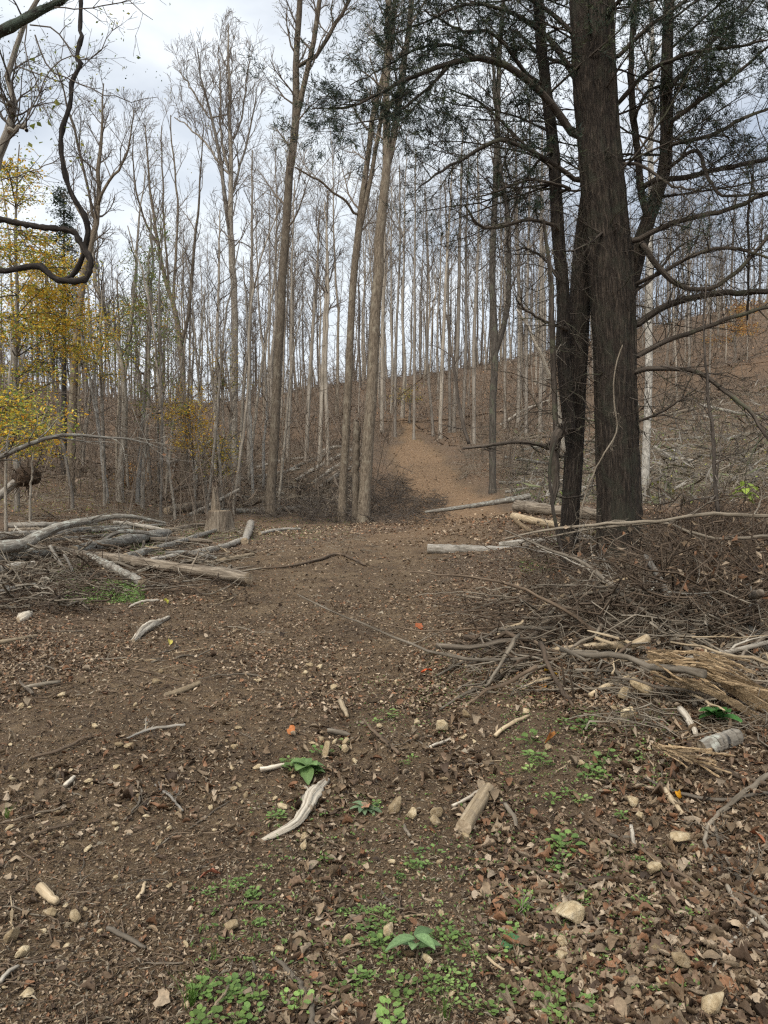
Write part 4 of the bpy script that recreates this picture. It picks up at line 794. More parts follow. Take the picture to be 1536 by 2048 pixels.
log('log', 'whitish log with a blunt left end beside the trail', [(856, 1099, 20), (900, 1100, 22), (960, 1101, 21), (1070, 1106, 20)], 'log_pale', d=(15.4, 15.3, 15.2, 15), n=20)
log('fallen_branch', 'smooth grey pole arching over the trail bend', [(850, 1024, 5), (900, 1018, 8), (957, 1010, 10), (1024, 999, 11), (1060, 992, 11)], 'log_grey', d=26, cat='branch')
log('log', 'thick brown log with a dark cut end left of the cedar', [(1036, 1012, 27), (1090, 1018, 25), (1200, 1030, 24)], 'log_weathered', n=20)
log('log', 'pale barkless log just below the thick log left of the cedar', [(1026, 1032, 14), (1090, 1046, 16), (1200, 1064, 16)], 'bare_wood', n=16)
log('log', 'pale log lowest in the stack left of the cedar', [(1000, 1090, 14), (1080, 1082, 15), (1200, 1076, 14)], 'log_pale')
log('log', 'broken pale slab lying between the stacked logs by the cedar', [(1030, 1040, 8), (1060, 1062, 12), (1090, 1074, 9)], 'split_wood')
log('log', 'short log with a round cut end in front of the cedar', [(1086, 1160, 20), (1110, 1180, 24), (1150, 1205, 25), (1215, 1235, 22)], 'log_weathered', n=18)
log('log', 'rough barked log running off the right edge', [(1435, 1224, 24), (1490, 1258, 28), (1540, 1290, 30), (1600, 1330, 32)], 'log_grey', amp=.2, stubs=3)
log('log', 'short dark bark-covered log piece at the right foreground', [(1406, 1497, 34), (1440, 1485, 34), (1470, 1472, 32)], 'log_grey', amp=.22)
log('log', 'log with a shattered end lying in the right clearing', [(1310, 895, 8), (1340, 915, 12), (1390, 925, 11)], 'log_pale')
for i, (x0, y0, x1, y1, w, lab) in enumerate([(590, 962, 703, 901, 8, 'topmost pale log of the bundle left of the tall trees'), (625, 968, 705, 915, 7, 'second pale log of the bundle left of the tall trees'), (640, 975, 712, 930, 8, 'third pale log of the bundle left of the tall trees'), (655, 945, 735, 905, 6, 'thin grey log crossing the bundle by the tall trees'),
        (640, 905, 690, 893, 7, 'short bent log above the bundle by the tall trees'), (512, 935, 625, 915, 6, 'long thin log lying behind the first tall tree'), (1100, 800, 1000, 850, 5, 'thin fallen pole on the slope above the trail head')]):
    log('log', lab, [(x0, y0, w), ((x0 + x1) / 2, (y0 + y1) / 2 - 4, w), (x1, y1, w * .8)], 'log_pale' if i != 3 else 'log_grey')
for x0, y0, x1, y1, w, dd in [(500, 1000, 690, 985, 9, 31), (540, 985, 640, 1010, 8, 30), (470, 960, 600, 940, 8, 36), (480, 1012, 560, 990, 9, 27), (380, 960, 470, 935, 7, 35), (330, 985, 440, 965, 7, 33), (1020, 945, 1130, 955, 8, 27), (1010, 915, 1100, 925, 7, 30), (1040, 880, 1120, 870, 7, 35), (960, 900, 1040, 880, 7, 33), (640, 930, 720, 890, 8, 39), (560, 950, 660, 900, 7, 38), (1330, 830, 1440, 800, 7, 37), (1400, 810, 1536, 835, 7, 36), (1310, 930, 1420, 900, 8, 27), (20, 1060, 170, 1075, 10, 17), (180, 1062, 330, 1050, 9, 18), (60, 1085, 220, 1070, 9, 16), (1330, 880, 1460, 868, 6, 30), (1400, 850, 1300, 885, 5, 33), (1450, 880, 1536, 860, 7, 28), (1340, 960, 1480, 950, 6, 24), (1040, 900, 1130, 890, 6, 34), (1000, 965, 1080, 972, 6, 28), (1010, 985, 1130, 975, 6, 26), (1440, 985, 1536, 980, 5, 20), (1330, 905, 1400, 940, 8, 26),
        (1040, 935, 1140, 928, 5, 31), (1360, 905, 1480, 915, 5, 27), (520, 965, 600, 985, 6, 32), (560, 1000, 670, 990, 6, 29), (470, 990, 560, 1005, 6, 28), (330, 930, 420, 905, 7, 40), (370, 895, 425, 892, 8, 38)]:
    log('log', 'grey slash log scattered over the cut slope', [(x0, y0, w), ((x0 + x1) / 2, (y0 + y1) / 2 + R.normal(0, 3), w), (x1, y1 + R.normal(0, 9), w * .7)], ('log_grey', 'log_weathered')[dd % 2], group='slash logs on the cut slope', n=9, K=10)
# stump with a splintered spike
def stump():
    g = G(438, 1062); base = g; s = g[1] / F; o = thing('stump', 'pale cut stump with a tall splintered spike of wood', 'stump', base)
    z = np.linspace(-.15, 1, 12); P = np.stack([0 * z, 0 * z, np.maximum(z * 40 * s, -.2)], -1); r = np.interp(z, [-.15, .2, .8, 1], [34, 27, 23, 21]) * s
    me, V = rough_mesh('body', 'log_weathered', P, r, 28, .25, 2.2, 66, np.zeros(3), lobes=3); obj('body', me, o)
    ring = V[-1]; c = ring.mean(0); n = 28; i = np.arange(n); j = (i + 1) % n; Vv = np.vstack([ring, [c + [0, 0, .02]]]); obj('cut_top', mesh_np('cut_top', Vv, [np.stack([i, j, np.full(n, n)], -1)], ['cut_wood']), o)
    for k in range(9):
        x, y = R.normal(-5, 4) * s, R.normal(0, 4) * s; h = (R.uniform(25, 62)) * s; b = np.array([x, y, 34 * s]); obj('splinter', Tubes().add(cr([b, b + [R.normal(0, 1) * s, R.normal(0, 1) * s, h * .6], b + [R.normal(0, 2) * s, 0, h]], 5), np.array([5.5, 5, 4, 2.5, .6]) * s, 5).mesh('splinter', 'log_weathered'), o)
stump()
def rootball():
    c = W(52, 955, 21); o = thing('uprooted_log', 'pale log with an upturned earthy root ball at the left edge', 'log', c)
    P, r = trace([(-60, 1035, 17), (0, 990, 16), (42, 955, 17)], (20.5, 20.8, 21), 12); me, _ = rough_mesh('trunk', 'log_pale', P, r, 14, .1, 2, 5, c); obj('trunk', me, o)
    n = 700; dv = R.normal(0, 1, (n, 3)); dv /= np.linalg.norm(dv, axis=1, keepdims=True); T = Tubes()
    bm = bmesh.new(); bmesh.ops.create_icosphere(bm, subdivisions=3, radius=.36)
    for v in bm.verts: v.co = v.co * (1 + .35 * float(fbm(np.array([v.co.x * 5 + 3]), np.array([v.co.y * 5 + v.co.z * 4]), 4, 3)[0])); v.co.z *= .85
    me = bpy.data.meshes.new('root_plate'); bm.to_mesh(me); bm.free(); me.materials.append(M['root_soil']); obj('root_plate', me, o)
    for k in range(40):
        d0 = unit(R.normal(0, 1, 3)); a = d0 * .3; T.add(cr([a, a + d0 * .25 + R.normal(0, .06, 3), a + d0 * .4 + R.normal(0, .15, 3) - [0, 0, .1]], 5), np.array([.02, .014, .01, .007, .004]), 4)
    obj('roots', T.mesh('roots', 'twig_brown'), o, kind='stuff')
m, n_, p_, o_ = newmat('root_soil'); t = nd(n_, 'ShaderNodeTexCoord'); fz = noise(n_, t.outputs['Object'], 12, 6); n_.links.new(ramp(n_, fz, [(.35, (.03, .02, .013)), (.65, (.09, .06, .038))]), p_.inputs['Base Color']); bump(n_, p_, fz, 1, .08)
rootball()
# branches and poles that hang or lean free of the ground, traced at their distances
def pole(name, label, pix, d, mat, tw=0, twl=.4, leaf=0, cat='branch', n=24, jit=.006, sides=9, K=None):
    if d is None:                                                           # lies on the ground
        d = [G(min(p[0], 1535), p[1] + p[2] * .5)[1] * .995 for p in pix]
    P, r = trace(pix, d, n, jit)
    if P[:, 1].max() < 6: P[:, 2] = np.maximum(P[:, 2], H(P[:, 0], P[:, 1]) + r * 1.3 + .008); r = r * 1.2
    base = P[0].copy(); o = obj(name, Tubes().add(P, r, sides, True).mesh(name, mat, base), None, label, cat, None, None, base)
    if tw:
        T = [Tubes(), Tubes()]; e = []
        for j in range(tw):
            k = R.integers(2, n - 1); sprout(T, P[k], unit(P[k] - P[k - 1]) * .8 + R.normal(0, .6, 3), twl * R.uniform(.4, 1.3), r[k] * .45, 0, .05, .2, (4, 2), (28, 60), .5, .0016, e, sides=(4, 3, 3, 3))
        TT = Tubes(); TT.L = T[0].L + T[1].L; t = obj('twigs', TT.mesh('twigs', mat, base), o, kind='stuff')
        if leaf: E = np.array([q[0] for q in e]); obj('dead_leaves', cloud_mesh('dead_leaves', 'dead_leaf', [cloud(E[R.integers(0, len(E), leaf)] + R.normal(0, .03, (leaf, 3)), .09, DEAD * .6, None, .5)], base), t, kind='stuff')
    return o
pole('leaning_pole', 'bare grey pole reaching in from the left edge with withered leaves', [(-80, 945, 12), (7, 911, 10), (60, 888, 9), (102, 874, 8), (150, 870, 6.5), (215, 876, 5), (280, 882, 3), (330, 900, 1.5)], 13.5, 'log_grey', 16, 1.0, 60)
pole('dead_branch', 'dark upright forked dead branch standing over the trail right side', [(938, 888, 7), (925, 845, 7), (914, 780, 6.5), (910, 745, 6), (902, 700, 5), (895, 640, 4), (893, 625, 2)], 9.0, 'twig_dark', 5, .35)
pole('dead_branch', 'horizontal dead limb carrying the dark upright branch, left of the cedar', [(925, 897, 5), (960, 893, 6), (1024, 885, 7), (1060, 886, 8), (1100, 896, 10)], (8.9, 8.9, 9, 9.1, 9.3), 'cedar_limb', 6, .35)
pole('dead_limb', 'tall pale dead limb leaning left of the cedar stems', [(1128, 905, 9), (1112, 790, 9), (1092, 735, 8), (1075, 695, 7), (1060, 660, 6), (1034, 620, 3)], (9.5, 9.4, 9.3, 9.2, 9.2, 9.1), 'bleached_wood', 4, .3)
pole('sapling', 'thin dark bare sapling standing right of the cedar', [(1436, 1030, 8), (1430, 960, 7.5), (1427, 890, 7), (1418, 805, 6), (1413, 740, 5), (1408, 660, 4), (1412, 560, 2.5)], 8.8, 'twig_dark', 22, .8, cat='tree')
pole('pole', 'long smooth grey-green pole lying level across the right brush', [(1010, 1078, 4), (1080, 1062, 5), (1195, 1049, 6.5), (1332, 1041, 7), (1400, 1028, 7.5), (1470, 1030, 8), (1560, 1034, 8)], (7.4, 7.4, 7.3, 7.2, 7.1, 7.0, 6.9), 'twig_grey', 8, .4)
pole('pole', 'second level pole just under the long grey-green one', [(1090, 1076, 3), (1180, 1058, 5), (1262, 1050, 6), (1330, 1046, 5), (1420, 1075, 6), (1540, 1072, 7)], (7.6, 7.5, 7.4, 7.3, 7.1, 7.0), 'twig_grey', 8, .4)
pole('pole', 'curved pole sagging diagonally down through the right brush', [(1010, 1060, 3), (1080, 1092, 5), (1161, 1123, 7), (1215, 1164, 8), (1280, 1219, 9), (1332, 1243, 9), (1400, 1250, 8), (1475, 1262, 7), (1520, 1290, 4)], (7.2, 7.0, 6.7, 6.4, 6.1, 5.9, 5.8, 5.7, 5.6), 'twig_grey', 10, .5)
pole('pole', 'thick grey pole steeply leaning in the right brush', [(1292, 1112, 11), (1315, 1150, 12), (1332, 1181, 13), (1366, 1233, 13), (1395, 1274, 14), (1410, 1296, 12)], (6.9, 6.6, 6.4, 6.1, 5.8, 5.7), 'log_grey', 6, .4)
pole('pole', 'low pole lying just above the splintered plank', [(1180, 1225, 6), (1260, 1262, 7), (1330, 1290, 7), (1420, 1300, 8), (1540, 1375, 8)], (6.3, 6.0, 5.7, 5.4, 5.0), 'twig_brown', 5, .3)
pole('pole', 'long thin pole fanning left from the brush to the trail', [(872, 1352, 4), (930, 1322, 6), (1000, 1285, 8), (1080, 1240, 9), (1160, 1190, 8)], None, 'twig_grey', 8, .35)
pole('pole', 'upper thin pole fanning left from the brush', [(880, 1230, 2), (960, 1215, 4), (1030, 1180, 6), (1110, 1120, 7), (1180, 1080, 6)], None, 'twig_grey', 8, .4)
pole('pole', 'brown bowed stick standing out of the brush left of the cedar', [(1120, 1210, 7), (1135, 1160, 8), (1118, 1080, 8), (1108, 1030, 7), (1100, 940, 6), (1112, 870, 5)], 8.3, 'cedar_limb', 4, .3)
pole('vine_stem', 'pale curling vine stem hanging in front of the cedar', [(1245, 690, 2.5), (1230, 740, 2.5), (1228, 800, 3), (1234, 860, 3), (1212, 900, 3), (1190, 940, 3), (1172, 985, 3), (1160, 1040, 2.5)], 8.7, 'twig_grey', 3, .2, cat='vine')
pole('snag', 'pale shattered snag hooked against the left cedar stem', [(1104, 1010, 10), (1112, 960, 16), (1108, 905, 20), (1115, 868, 22), (1128, 855, 14), (1136, 872, 7)], (8.9, 8.9, 8.9, 8.9, 9.0, 9.0), 'cedar_limb', 7, .35, cat='dead wood', n=20, jit=.01, sides=12)
pole('dead_branch', 'dark curved dead branch lying on the leaves right foreground', [(985, 1728, 3), (1040, 1735, 5), (1090, 1750, 6), (1150, 1763, 7), (1210, 1765, 8), (1290, 1768, 5)], None, 'twig_brown', 3, .1)
pole('dead_branch', 'long thin dark branch sloping down to the right corner', [(1255, 1800, 3), (1330, 1815, 5), (1400, 1845, 6), (1470, 1885, 7), (1550, 1925, 8)], None, 'twig_brown', 4, .12)
pole('dead_branch', 'pale bent branch forking down the right edge', [(1560, 1540, 9), (1500, 1580, 9), (1462, 1610, 9), (1420, 1650, 8), (1410, 1690, 7), (1440, 1760, 8), (1500, 1830, 8), (1560, 1880, 8)], None, 'twig_grey', 5, .2)
pole('dead_branch', 'second grey branch beside the pale forked one at the right edge', [(1425, 1640, 4), (1440, 1700, 6), (1470, 1750, 7), (1510, 1800, 8), (1560, 1850, 9)], None, 'twig_grey', 4, .2)
pole('dead_branch', 'dark forked twig lying left of the dark soil in the foreground', [(728, 1440, 4), (752, 1470, 6), (775, 1490, 7), (800, 1508, 5)], None, 'twig_brown', 3, .12)
pole('dead_branch', 'thin arched twig lying low at the bottom centre', [(395, 1825, 2), (460, 1812, 4), (540, 1808, 5), (590, 1825, 4), (640, 1860, 3)], None, 'twig_brown', 3, .1)
pole('dead_branch', 'grey crooked stick pointing to the bottom edge', [(545, 1915, 6), (580, 1945, 8), (605, 1985, 9), (622, 2030, 10), (635, 2075, 9)], None, 'twig_grey', 2, .06)
pole('dead_branch', 'dark branch tangle lying across the trail middle', [(520, 1137, 3), (580, 1132, 5), (640, 1118, 6), (680, 1108, 5), (730, 1130, 4)], None, 'twig_brown', 8, .5)
for i, (x0, y0, x1, y1, w, lab) in enumerate([(990, 1480, 1060, 1437, 7, 'pale curved stick above the peeled log section'), (1010, 1620, 1035, 1665, 8, 'pale short stick right of the peeled log section'), (905, 1620, 965, 1585, 6, 'thin stick touching the left of the peeled log'), (680, 1410, 695, 1440, 9, 'short bent pale stick beside the trail edge'), (655, 1470, 700, 1478, 9, 'short blunt pale stick by the leafy foreground seedling'),
        (520, 1548, 575, 1535, 8, 'brown stub stick left of the leafy seedling'), (1180, 1400, 1260, 1360, 9, 'bark-flecked stick below the right brush'), (1390, 1420, 1375, 1375, 9, 'upright splinter under the splintered plank'), (1360, 1430, 1392, 1480, 12, 'brown split stick left of the bark-covered log piece'), (1330, 1590, 1365, 1640, 10, 'grey bark strip lying right of the green seedlings'),
        (1140, 1775, 1185, 1800, 7, 'pale peeled stick right of the foreground centre'), (1262, 1660, 1268, 1700, 7, 'small pale upright stick in the right foreground'), (80, 1790, 115, 1820, 17, 'flat pale wood chip at the lower left'), (215, 1867, 290, 1905, 8, 'tan stick lying at the lower left'), (0, 1975, 38, 1940, 8, 'tan stick at the far lower left edge'), (275, 1805, 290, 1775, 7, 'small tan splinter in the left dirt'),
        (820, 1680, 808, 1655, 6, 'small curled pale stick at the foreground centre'), (860, 1500, 905, 1480, 5, 'thin brown stick among stones by the peeled log'), (1100, 1365, 1045, 1385, 8, 'grey stick below the brush left end'), (50, 1385, 120, 1370, 8, 'tan stick on the far left dirt'), (130, 1580, 148, 1562, 8, 'stubby tan stick in the left dirt')]):
    g0, g1 = G(x0, y0), G(x1, y1)
    pole('stick', lab, [(x0, y0 - w * .3, w), ((x0 + x1) / 2 + R.normal(0, 3), (y0 + y1) / 2 - w * .4 + R.normal(0, 3), w), (x1, y1 - w * .3, w * .7)], (g0[1], (g0[1] + g1[1]) / 2, g1[1]), ('bare_wood', 'twig_grey', 'bleached_wood')[i % 3], 0, cat='stick', n=9, sides=8, jit=.002)
for pix, d, w, lab in [([(100, 1090), (112, 1115), (133, 1147), (135, 1172), (124, 1192)], 11.6, 7, 'pale vine loop hanging down the front of the left pile'), ([(128, 1108), (140, 1130), (150, 1150), (180, 1165), (205, 1178)], 11.2, 5, 'thin pale root trailing right from the left pile'), ([(78, 1190), (80, 1165), (92, 1155), (106, 1172), (104, 1200)], 10.6, 6, 'small pale hooped root low in the left pile'), ([(14, 1170), (20, 1195), (24, 1212), (40, 1222)], 9.8, 9, 'bent grey root at the left edge'),
        ([(-20, 1232), (20, 1212), (60, 1196), (90, 1192)], 9.6, 10, 'thick grey root sloping up from the left edge'), ([(222, 1176), (220, 1190), (232, 1200), (275, 1205), (300, 1196)], 9.9, 4, 'thin curved twig below the brown log'), ([(255, 1225), (262, 1212), (285, 1203), (318, 1200)], 9.0, 5, 'arched twig standing on the left dirt')]:
    pole('curved_root', lab, [(x, y, w) for x, y in pix], d, 'log_pale' if w < 8 else 'log_grey', 0, cat='root', n=18, sides=7)
# long curved branches of the right brush heap
for i in range(30):
    x0, y0 = R.uniform(1030, 1520), R.uniform(1150, 1330); g = G(x0, y0); a = R.uniform(-.5, .5) + R.choice([0, math.pi]); l = R.uniform(.9, 2.4); e = R.uniform(-.05, .35); dv = np.array([math.cos(a) * math.cos(e), math.sin(a) * math.cos(e) * .8, math.sin(e)]) * l
    A = g + [0, 0, .03]; B = A + dv; Mi = (A + B) / 2 + R.normal(0, .12 * l, 3) * [1, 1, .5]; B[2] = max(B[2], Hs(B[0], B[1]) + .02); Mi[2] = max(Mi[2], Hs(Mi[0], Mi[1]) + .03); P = cr([A, Mi, B], 16) + R.normal(0, .008, (16, 3)); r = np.linspace(1, .35, 16) * R.uniform(.007, .021); mt = ('twig_grey', 'twig_brown', 'log_pale', 'twig_grey')[i % 4]
    o = obj('brush_branch', Tubes().add(P, r, 7, True).mesh('brush_branch', mt, A), None, 'long curved dead branch with side twigs in the brush heap by the cedar', 'branch', 'curved branches of the right brush heap', None, A); T = [Tubes(), Tubes()]
    for j in range(6): k = R.integers(2, 15); sprout(T, P[k], unit(P[k] - P[k - 1]) + R.normal(0, .6, 3), R.uniform(.15, .5), r[k] * .55, 0, .05, .2, (3,), (28, 60), .5, .0018, None, sides=(4, 3, 3, 3))
    TT = Tubes(); TT.L = T[0].L + T[1].L; obj('twigs', TT.mesh('twigs', mt, A), o, kind='stuff')
for i, (pix, lab) in enumerate([([(1180, 1640, 5), (1260, 1690, 6), (1350, 1740, 7), (1430, 1800, 6)], 'thin brown branch crossing the right foreground leaves'), ([(1290, 1560, 5), (1350, 1585, 6), (1440, 1600, 6), (1536, 1590, 6)], 'level brown branch above the orange leaf'), ([(1420, 1950, 4), (1450, 1900, 5), (1490, 1860, 6), (1535, 1835, 6)], 'pale stick rising to the right edge'), ([(1330, 1480, 6), (1380, 1520, 7), (1450, 1545, 7), (1530, 1570, 8)], 'brown branch below the bark-covered log piece'), ([(960, 1850, 3), (1030, 1838, 4), (1090, 1815, 4)], 'thin straw stick right of the broad-leaved plant'),
        ([(250, 1480, 3), (300, 1460, 5), (370, 1452, 5)], 'thin tan stick in the middle left dirt'), ([(60, 1520, 4), (120, 1500, 6), (180, 1470, 5)], 'tan stick sloping in the left dirt'), ([(250, 1640, 3), (275, 1610, 4), (285, 1580, 3)], 'curved pale twig in the left dirt'), ([(310, 1570, 3), (345, 1600, 4), (365, 1625, 4)], 'forked pale twig in the left dirt'), ([(20, 1700, 3), (70, 1672, 4), (150, 1650, 4)], 'long dark twig at the left edge dirt'), ([(880, 1420, 4), (940, 1385, 6), (1010, 1350, 7), (1060, 1330, 6)], 'pale branch lying at the foot of the right bank'), ([(1030, 1290, 6), (1090, 1270, 8), (1150, 1240, 8)], 'stout grey branch lying on the right bank')]):
    pole('dead_branch', lab, pix, None, ('twig_brown', 'twig_grey', 'log_pale')[i % 3], 3, .12, cat='branch', n=16, jit=.004)
# the splintered plank at the right
def plank():
    base = W(1400, 1370, 4.55); o = thing('splintered_plank', 'tan splintered tree butt torn into long fibres at the right edge', 'dead wood', base)
    def board(x0, y0, x1, y1, w0, w1, d0, d1, bow):
        a, b = W(x0, y0, d0 * .92), W(x1, y1, d1 * .92); K = 12; c = cr([a, (a + b) / 2 + [0, 0, bow], b], K); wdt = np.linspace(w0, w1, K) / F * 4.5 * .62 * (1 + .12 * R.normal(0, 1, K)); ups = np.array([.0, -.35, 1.]); ups /= np.linalg.norm(ups)
        t = wdt[:, None] * ups * .5; nrm = np.array([0, -.9, -.3]) * R.uniform(.003, .007); jx = R.normal(0, .0022, (4, K, 3))
        V = np.concatenate([c - t + nrm + jx[0], c + t + nrm + jx[1], c + t - nrm + jx[2], c - t - nrm + jx[3]]); i = np.arange(K - 1); Q = np.concatenate([np.stack([i + a_ * K, i + 1 + a_ * K, i + 1 + b_ * K, i + b_ * K], -1) for a_, b_ in ((0, 1), (1, 2), (2, 3), (3, 0))] + [np.array([[0, K, 2 * K, 3 * K], [K - 1, 4 * K - 1, 3 * K - 1, 2 * K - 1]])])
        s = np.linalg.norm(V - a, axis=1); obj('splinter', mesh_np('splinter', V - base, [Q], ['split_wood'], {'tc': np.stack([V[:, 1] * 2, V[:, 2] + R.random() * 9, s], -1)}, smooth=False), o)
    board(1295, 1308, 1560, 1440, 30, 40, 5.05, 4.6, .06); board(1310, 1325, 1560, 1395, 18, 26, 5.0, 4.75, .04); board(1375, 1362, 1560, 1470, 22, 30, 4.75, 4.5, .03); board(1300, 1302, 1500, 1322, 10, 7, 5.1, 5.0, .02); board(1305, 1330, 1350, 1330, 22, 26, 4.98, 4.95, .0)
    board(1320, 1318, 1545, 1420, 12, 22, 4.92, 4.55, .06); board(1400, 1345, 1560, 1400, 26, 30, 4.95, 4.7, .0)
    for k in range(40):
        x, y = R.uniform(1290, 1430), R.uniform(1300, 1360); l = R.uniform(50, 170); board(x, y, x + l, y + l * R.uniform(.15, .55), R.uniform(3, 12), R.uniform(2, 8), R.uniform(4.75, 5.1), R.uniform(4.55, 4.85), R.uniform(-.03, .04))
    for k in range(9): x = R.uniform(1300, 1340); board(x, 1510 + R.normal(0, 8) - 20, x + R.uniform(60, 200), 1515 + R.uniform(-10, 50) - 10, 4, 3, 4.05, 3.8, 0)
plank()

# ------------------------------------------------------------------ brush that reads as a mass
def brush(name, label, mat, boxes, sides=3, mat2=None):
    """boxes: (px0, px1, py0, py1, n, length, height, radius, pitch)"""
    T = Tubes()
    for (x0, x1, y0, y1, n, ln, ht, rd, pt) in boxes:
        X, D, Zg = Gv(R.uniform(x0, x1, n), R.uniform(y0, y1, n))
        for i in range(n):
            z = Zg[i] + abs(random.gauss(0, ht)); a = random.random() * 6.283; pi_ = random.gauss(0, pt); l = ln * random.uniform(.35, 1.3)
            dv = np.array([math.cos(a) * math.cos(pi_), math.sin(a) * math.cos(pi_), math.sin(pi_)]); c = np.array([X[i], D[i], z]); r0 = rd * random.choice((.4, .5, .7, .9, 1.2, 1.8)); bw = R.normal(0, .07 * l, (3, 3)); bw[:, 2] *= .6
            A = c - dv * l / 2; B = c + dv * l / 2; A[2] = max(A[2], Hs2(A) + .005); B[2] = max(B[2], Hs2(B) + .005)
            if D[i] > 14: T.L.append((np.array([A, (A + B) / 2 + bw[1] * 1.4, B]), [r0, r0 * .8, r0 * .35], sides, False))
            else: T.L.append((np.array([A, (A * 3 + B) / 4 + bw[0], (A + B) / 2 + bw[1], (A + 3 * B) / 4 + bw[2], B]), [r0, r0 * .92, r0 * .8, r0 * .6, r0 * .35], sides, False))
            for j in range(2):
                e = unit(dv + R.normal(0, .6, 3)); q = c + bw[1] * .5 + dv * l * random.uniform(-.3, .3); T.L.append((np.array([q, q + e * l * random.uniform(.15, .35)]), [r0 * .5, r0 * .3], 3, False))
    return obj(name, T.mesh(name, mat), None, label, 'brush', None, 'stuff')
def Hs2(p): return float(Hl(p[0], p[1]))
brush('brush', 'tangle of dead sticks round the foot of the cedar', 'twig_brown', [(1050, 1540, 1090, 1300, 1200, .8, .24, .007, .45), (1280, 1540, 1040, 1240, 800, .8, .28, .007, .6), (1370, 1545, 1000, 1110, 350, .8, .3, .007, .7), (940, 1300, 1180, 1330, 240, .8, .05, .007, .18)])
brush('brush', 'grey thin sticks mixed through the brush by the cedar', 'twig_grey', [(1050, 1540, 1080, 1320, 330, .9, .14, .008, .3), (940, 1250, 1200, 1400, 120, .7, .04, .007, .15), (1200, 1540, 1300, 1480, 200, .5, .05, .004, .3)])
brush('brush', 'tangle of roots and sticks heaped at the left edge', 'twig_grey', [(-20, 160, 1080, 1230, 150, .8, .12, .012, .3), (0, 480, 1040, 1190, 260, .9, .07, .011, .2), (480, 760, 1060, 1110, 90, .7, .03, .007, .1)])
brush('brush', 'brown and dark sticks under the left log pile', 'twig_brown', [(-20, 200, 1075, 1235, 330, .7, .10, .009, .35), (100, 460, 1050, 1200, 260, .8, .05, .009, .2)])
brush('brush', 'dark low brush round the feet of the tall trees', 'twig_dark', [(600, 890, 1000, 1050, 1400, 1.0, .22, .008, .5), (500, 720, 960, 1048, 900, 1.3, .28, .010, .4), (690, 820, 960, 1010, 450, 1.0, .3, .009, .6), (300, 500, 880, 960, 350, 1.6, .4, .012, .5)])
brush('brush', 'grey slash scattered over the cut ground behind the cedar', 'twig_grey', [(1280, 1536, 790, 1010, 1500, 1.4, .25, .013, .4), (1000, 1200, 830, 1010, 800, 1.2, .2, .012, .35), (480, 720, 900, 1035, 900, 1.5, .3, .012, .4), (920, 1060, 860, 960, 400, 1.2, .2, .012, .4), (0, 420, 940, 1045, 500, 1.2, .12, .011, .3), (150, 520, 1035, 1075, 260, 1.0, .06, .010, .2)])
def leaf_region(boxes, size, pal, ht, tilt=None):
    out = []
    for (x0, x1, y0, y1, n) in boxes:
        x, d, z = Gv(R.uniform(x0, x1, n), R.uniform(y0, y1, n)); out.append(np.stack([x, d, z + np.abs(R.normal(0, ht, n)) + .01], -1))
    return cloud(np.concatenate(out), size, pal, tilt)
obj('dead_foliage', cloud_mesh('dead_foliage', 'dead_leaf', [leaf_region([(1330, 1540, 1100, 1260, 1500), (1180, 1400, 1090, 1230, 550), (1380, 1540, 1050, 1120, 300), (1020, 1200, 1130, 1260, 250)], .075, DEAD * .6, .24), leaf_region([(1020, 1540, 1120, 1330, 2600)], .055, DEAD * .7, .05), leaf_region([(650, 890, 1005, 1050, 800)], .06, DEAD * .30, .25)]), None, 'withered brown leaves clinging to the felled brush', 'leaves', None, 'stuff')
obj('ground_cover', cloud_mesh('ground_cover', 'live_leaf', [leaf_region([(130, 290, 1165, 1210, 2200), (100, 180, 1130, 1170, 600), (170, 330, 1050, 1075, 900), (260, 330, 1085, 1112, 1000), (360, 480, 1045, 1085, 1100), (480, 640, 1055, 1085, 350), (1040, 1110, 1120, 1150, 300), (1300, 1536, 880, 980, 2000), (1000, 1110, 870, 1000, 2200), (920, 1010, 866, 888, 400), (760, 860, 862, 885, 200), (480, 700, 1040, 1075, 500), (1080, 1200, 1060, 1100, 250), (1170, 1215, 1075, 1090, 120)], .04, GRN * 1.15, .025, .5),
    leaf_region([(850, 1100, 1290, 1420, 700), (700, 900, 1360, 1480, 260), (1000, 1350, 1420, 1600, 900), (500, 1150, 1600, 2040, 1300), (1080, 1400, 1700, 2040, 500), (380, 560, 1780, 2040, 260)], .016, GRN, .012, .5)]), None, 'low bright green weeds spreading between the logs', 'weeds', None, 'stuff')
obj('slope_cover', cloud_mesh('slope_cover', 'live_leaf', [leaf_region([(0, 420, 930, 1035, 1300), (1280, 1536, 880, 1000, 1000), (480, 700, 960, 1050, 500)], .06, OLV * .8, .06, .7)]), None, 'thin olive weeds on the cut slopes', 'weeds', None, 'stuff')

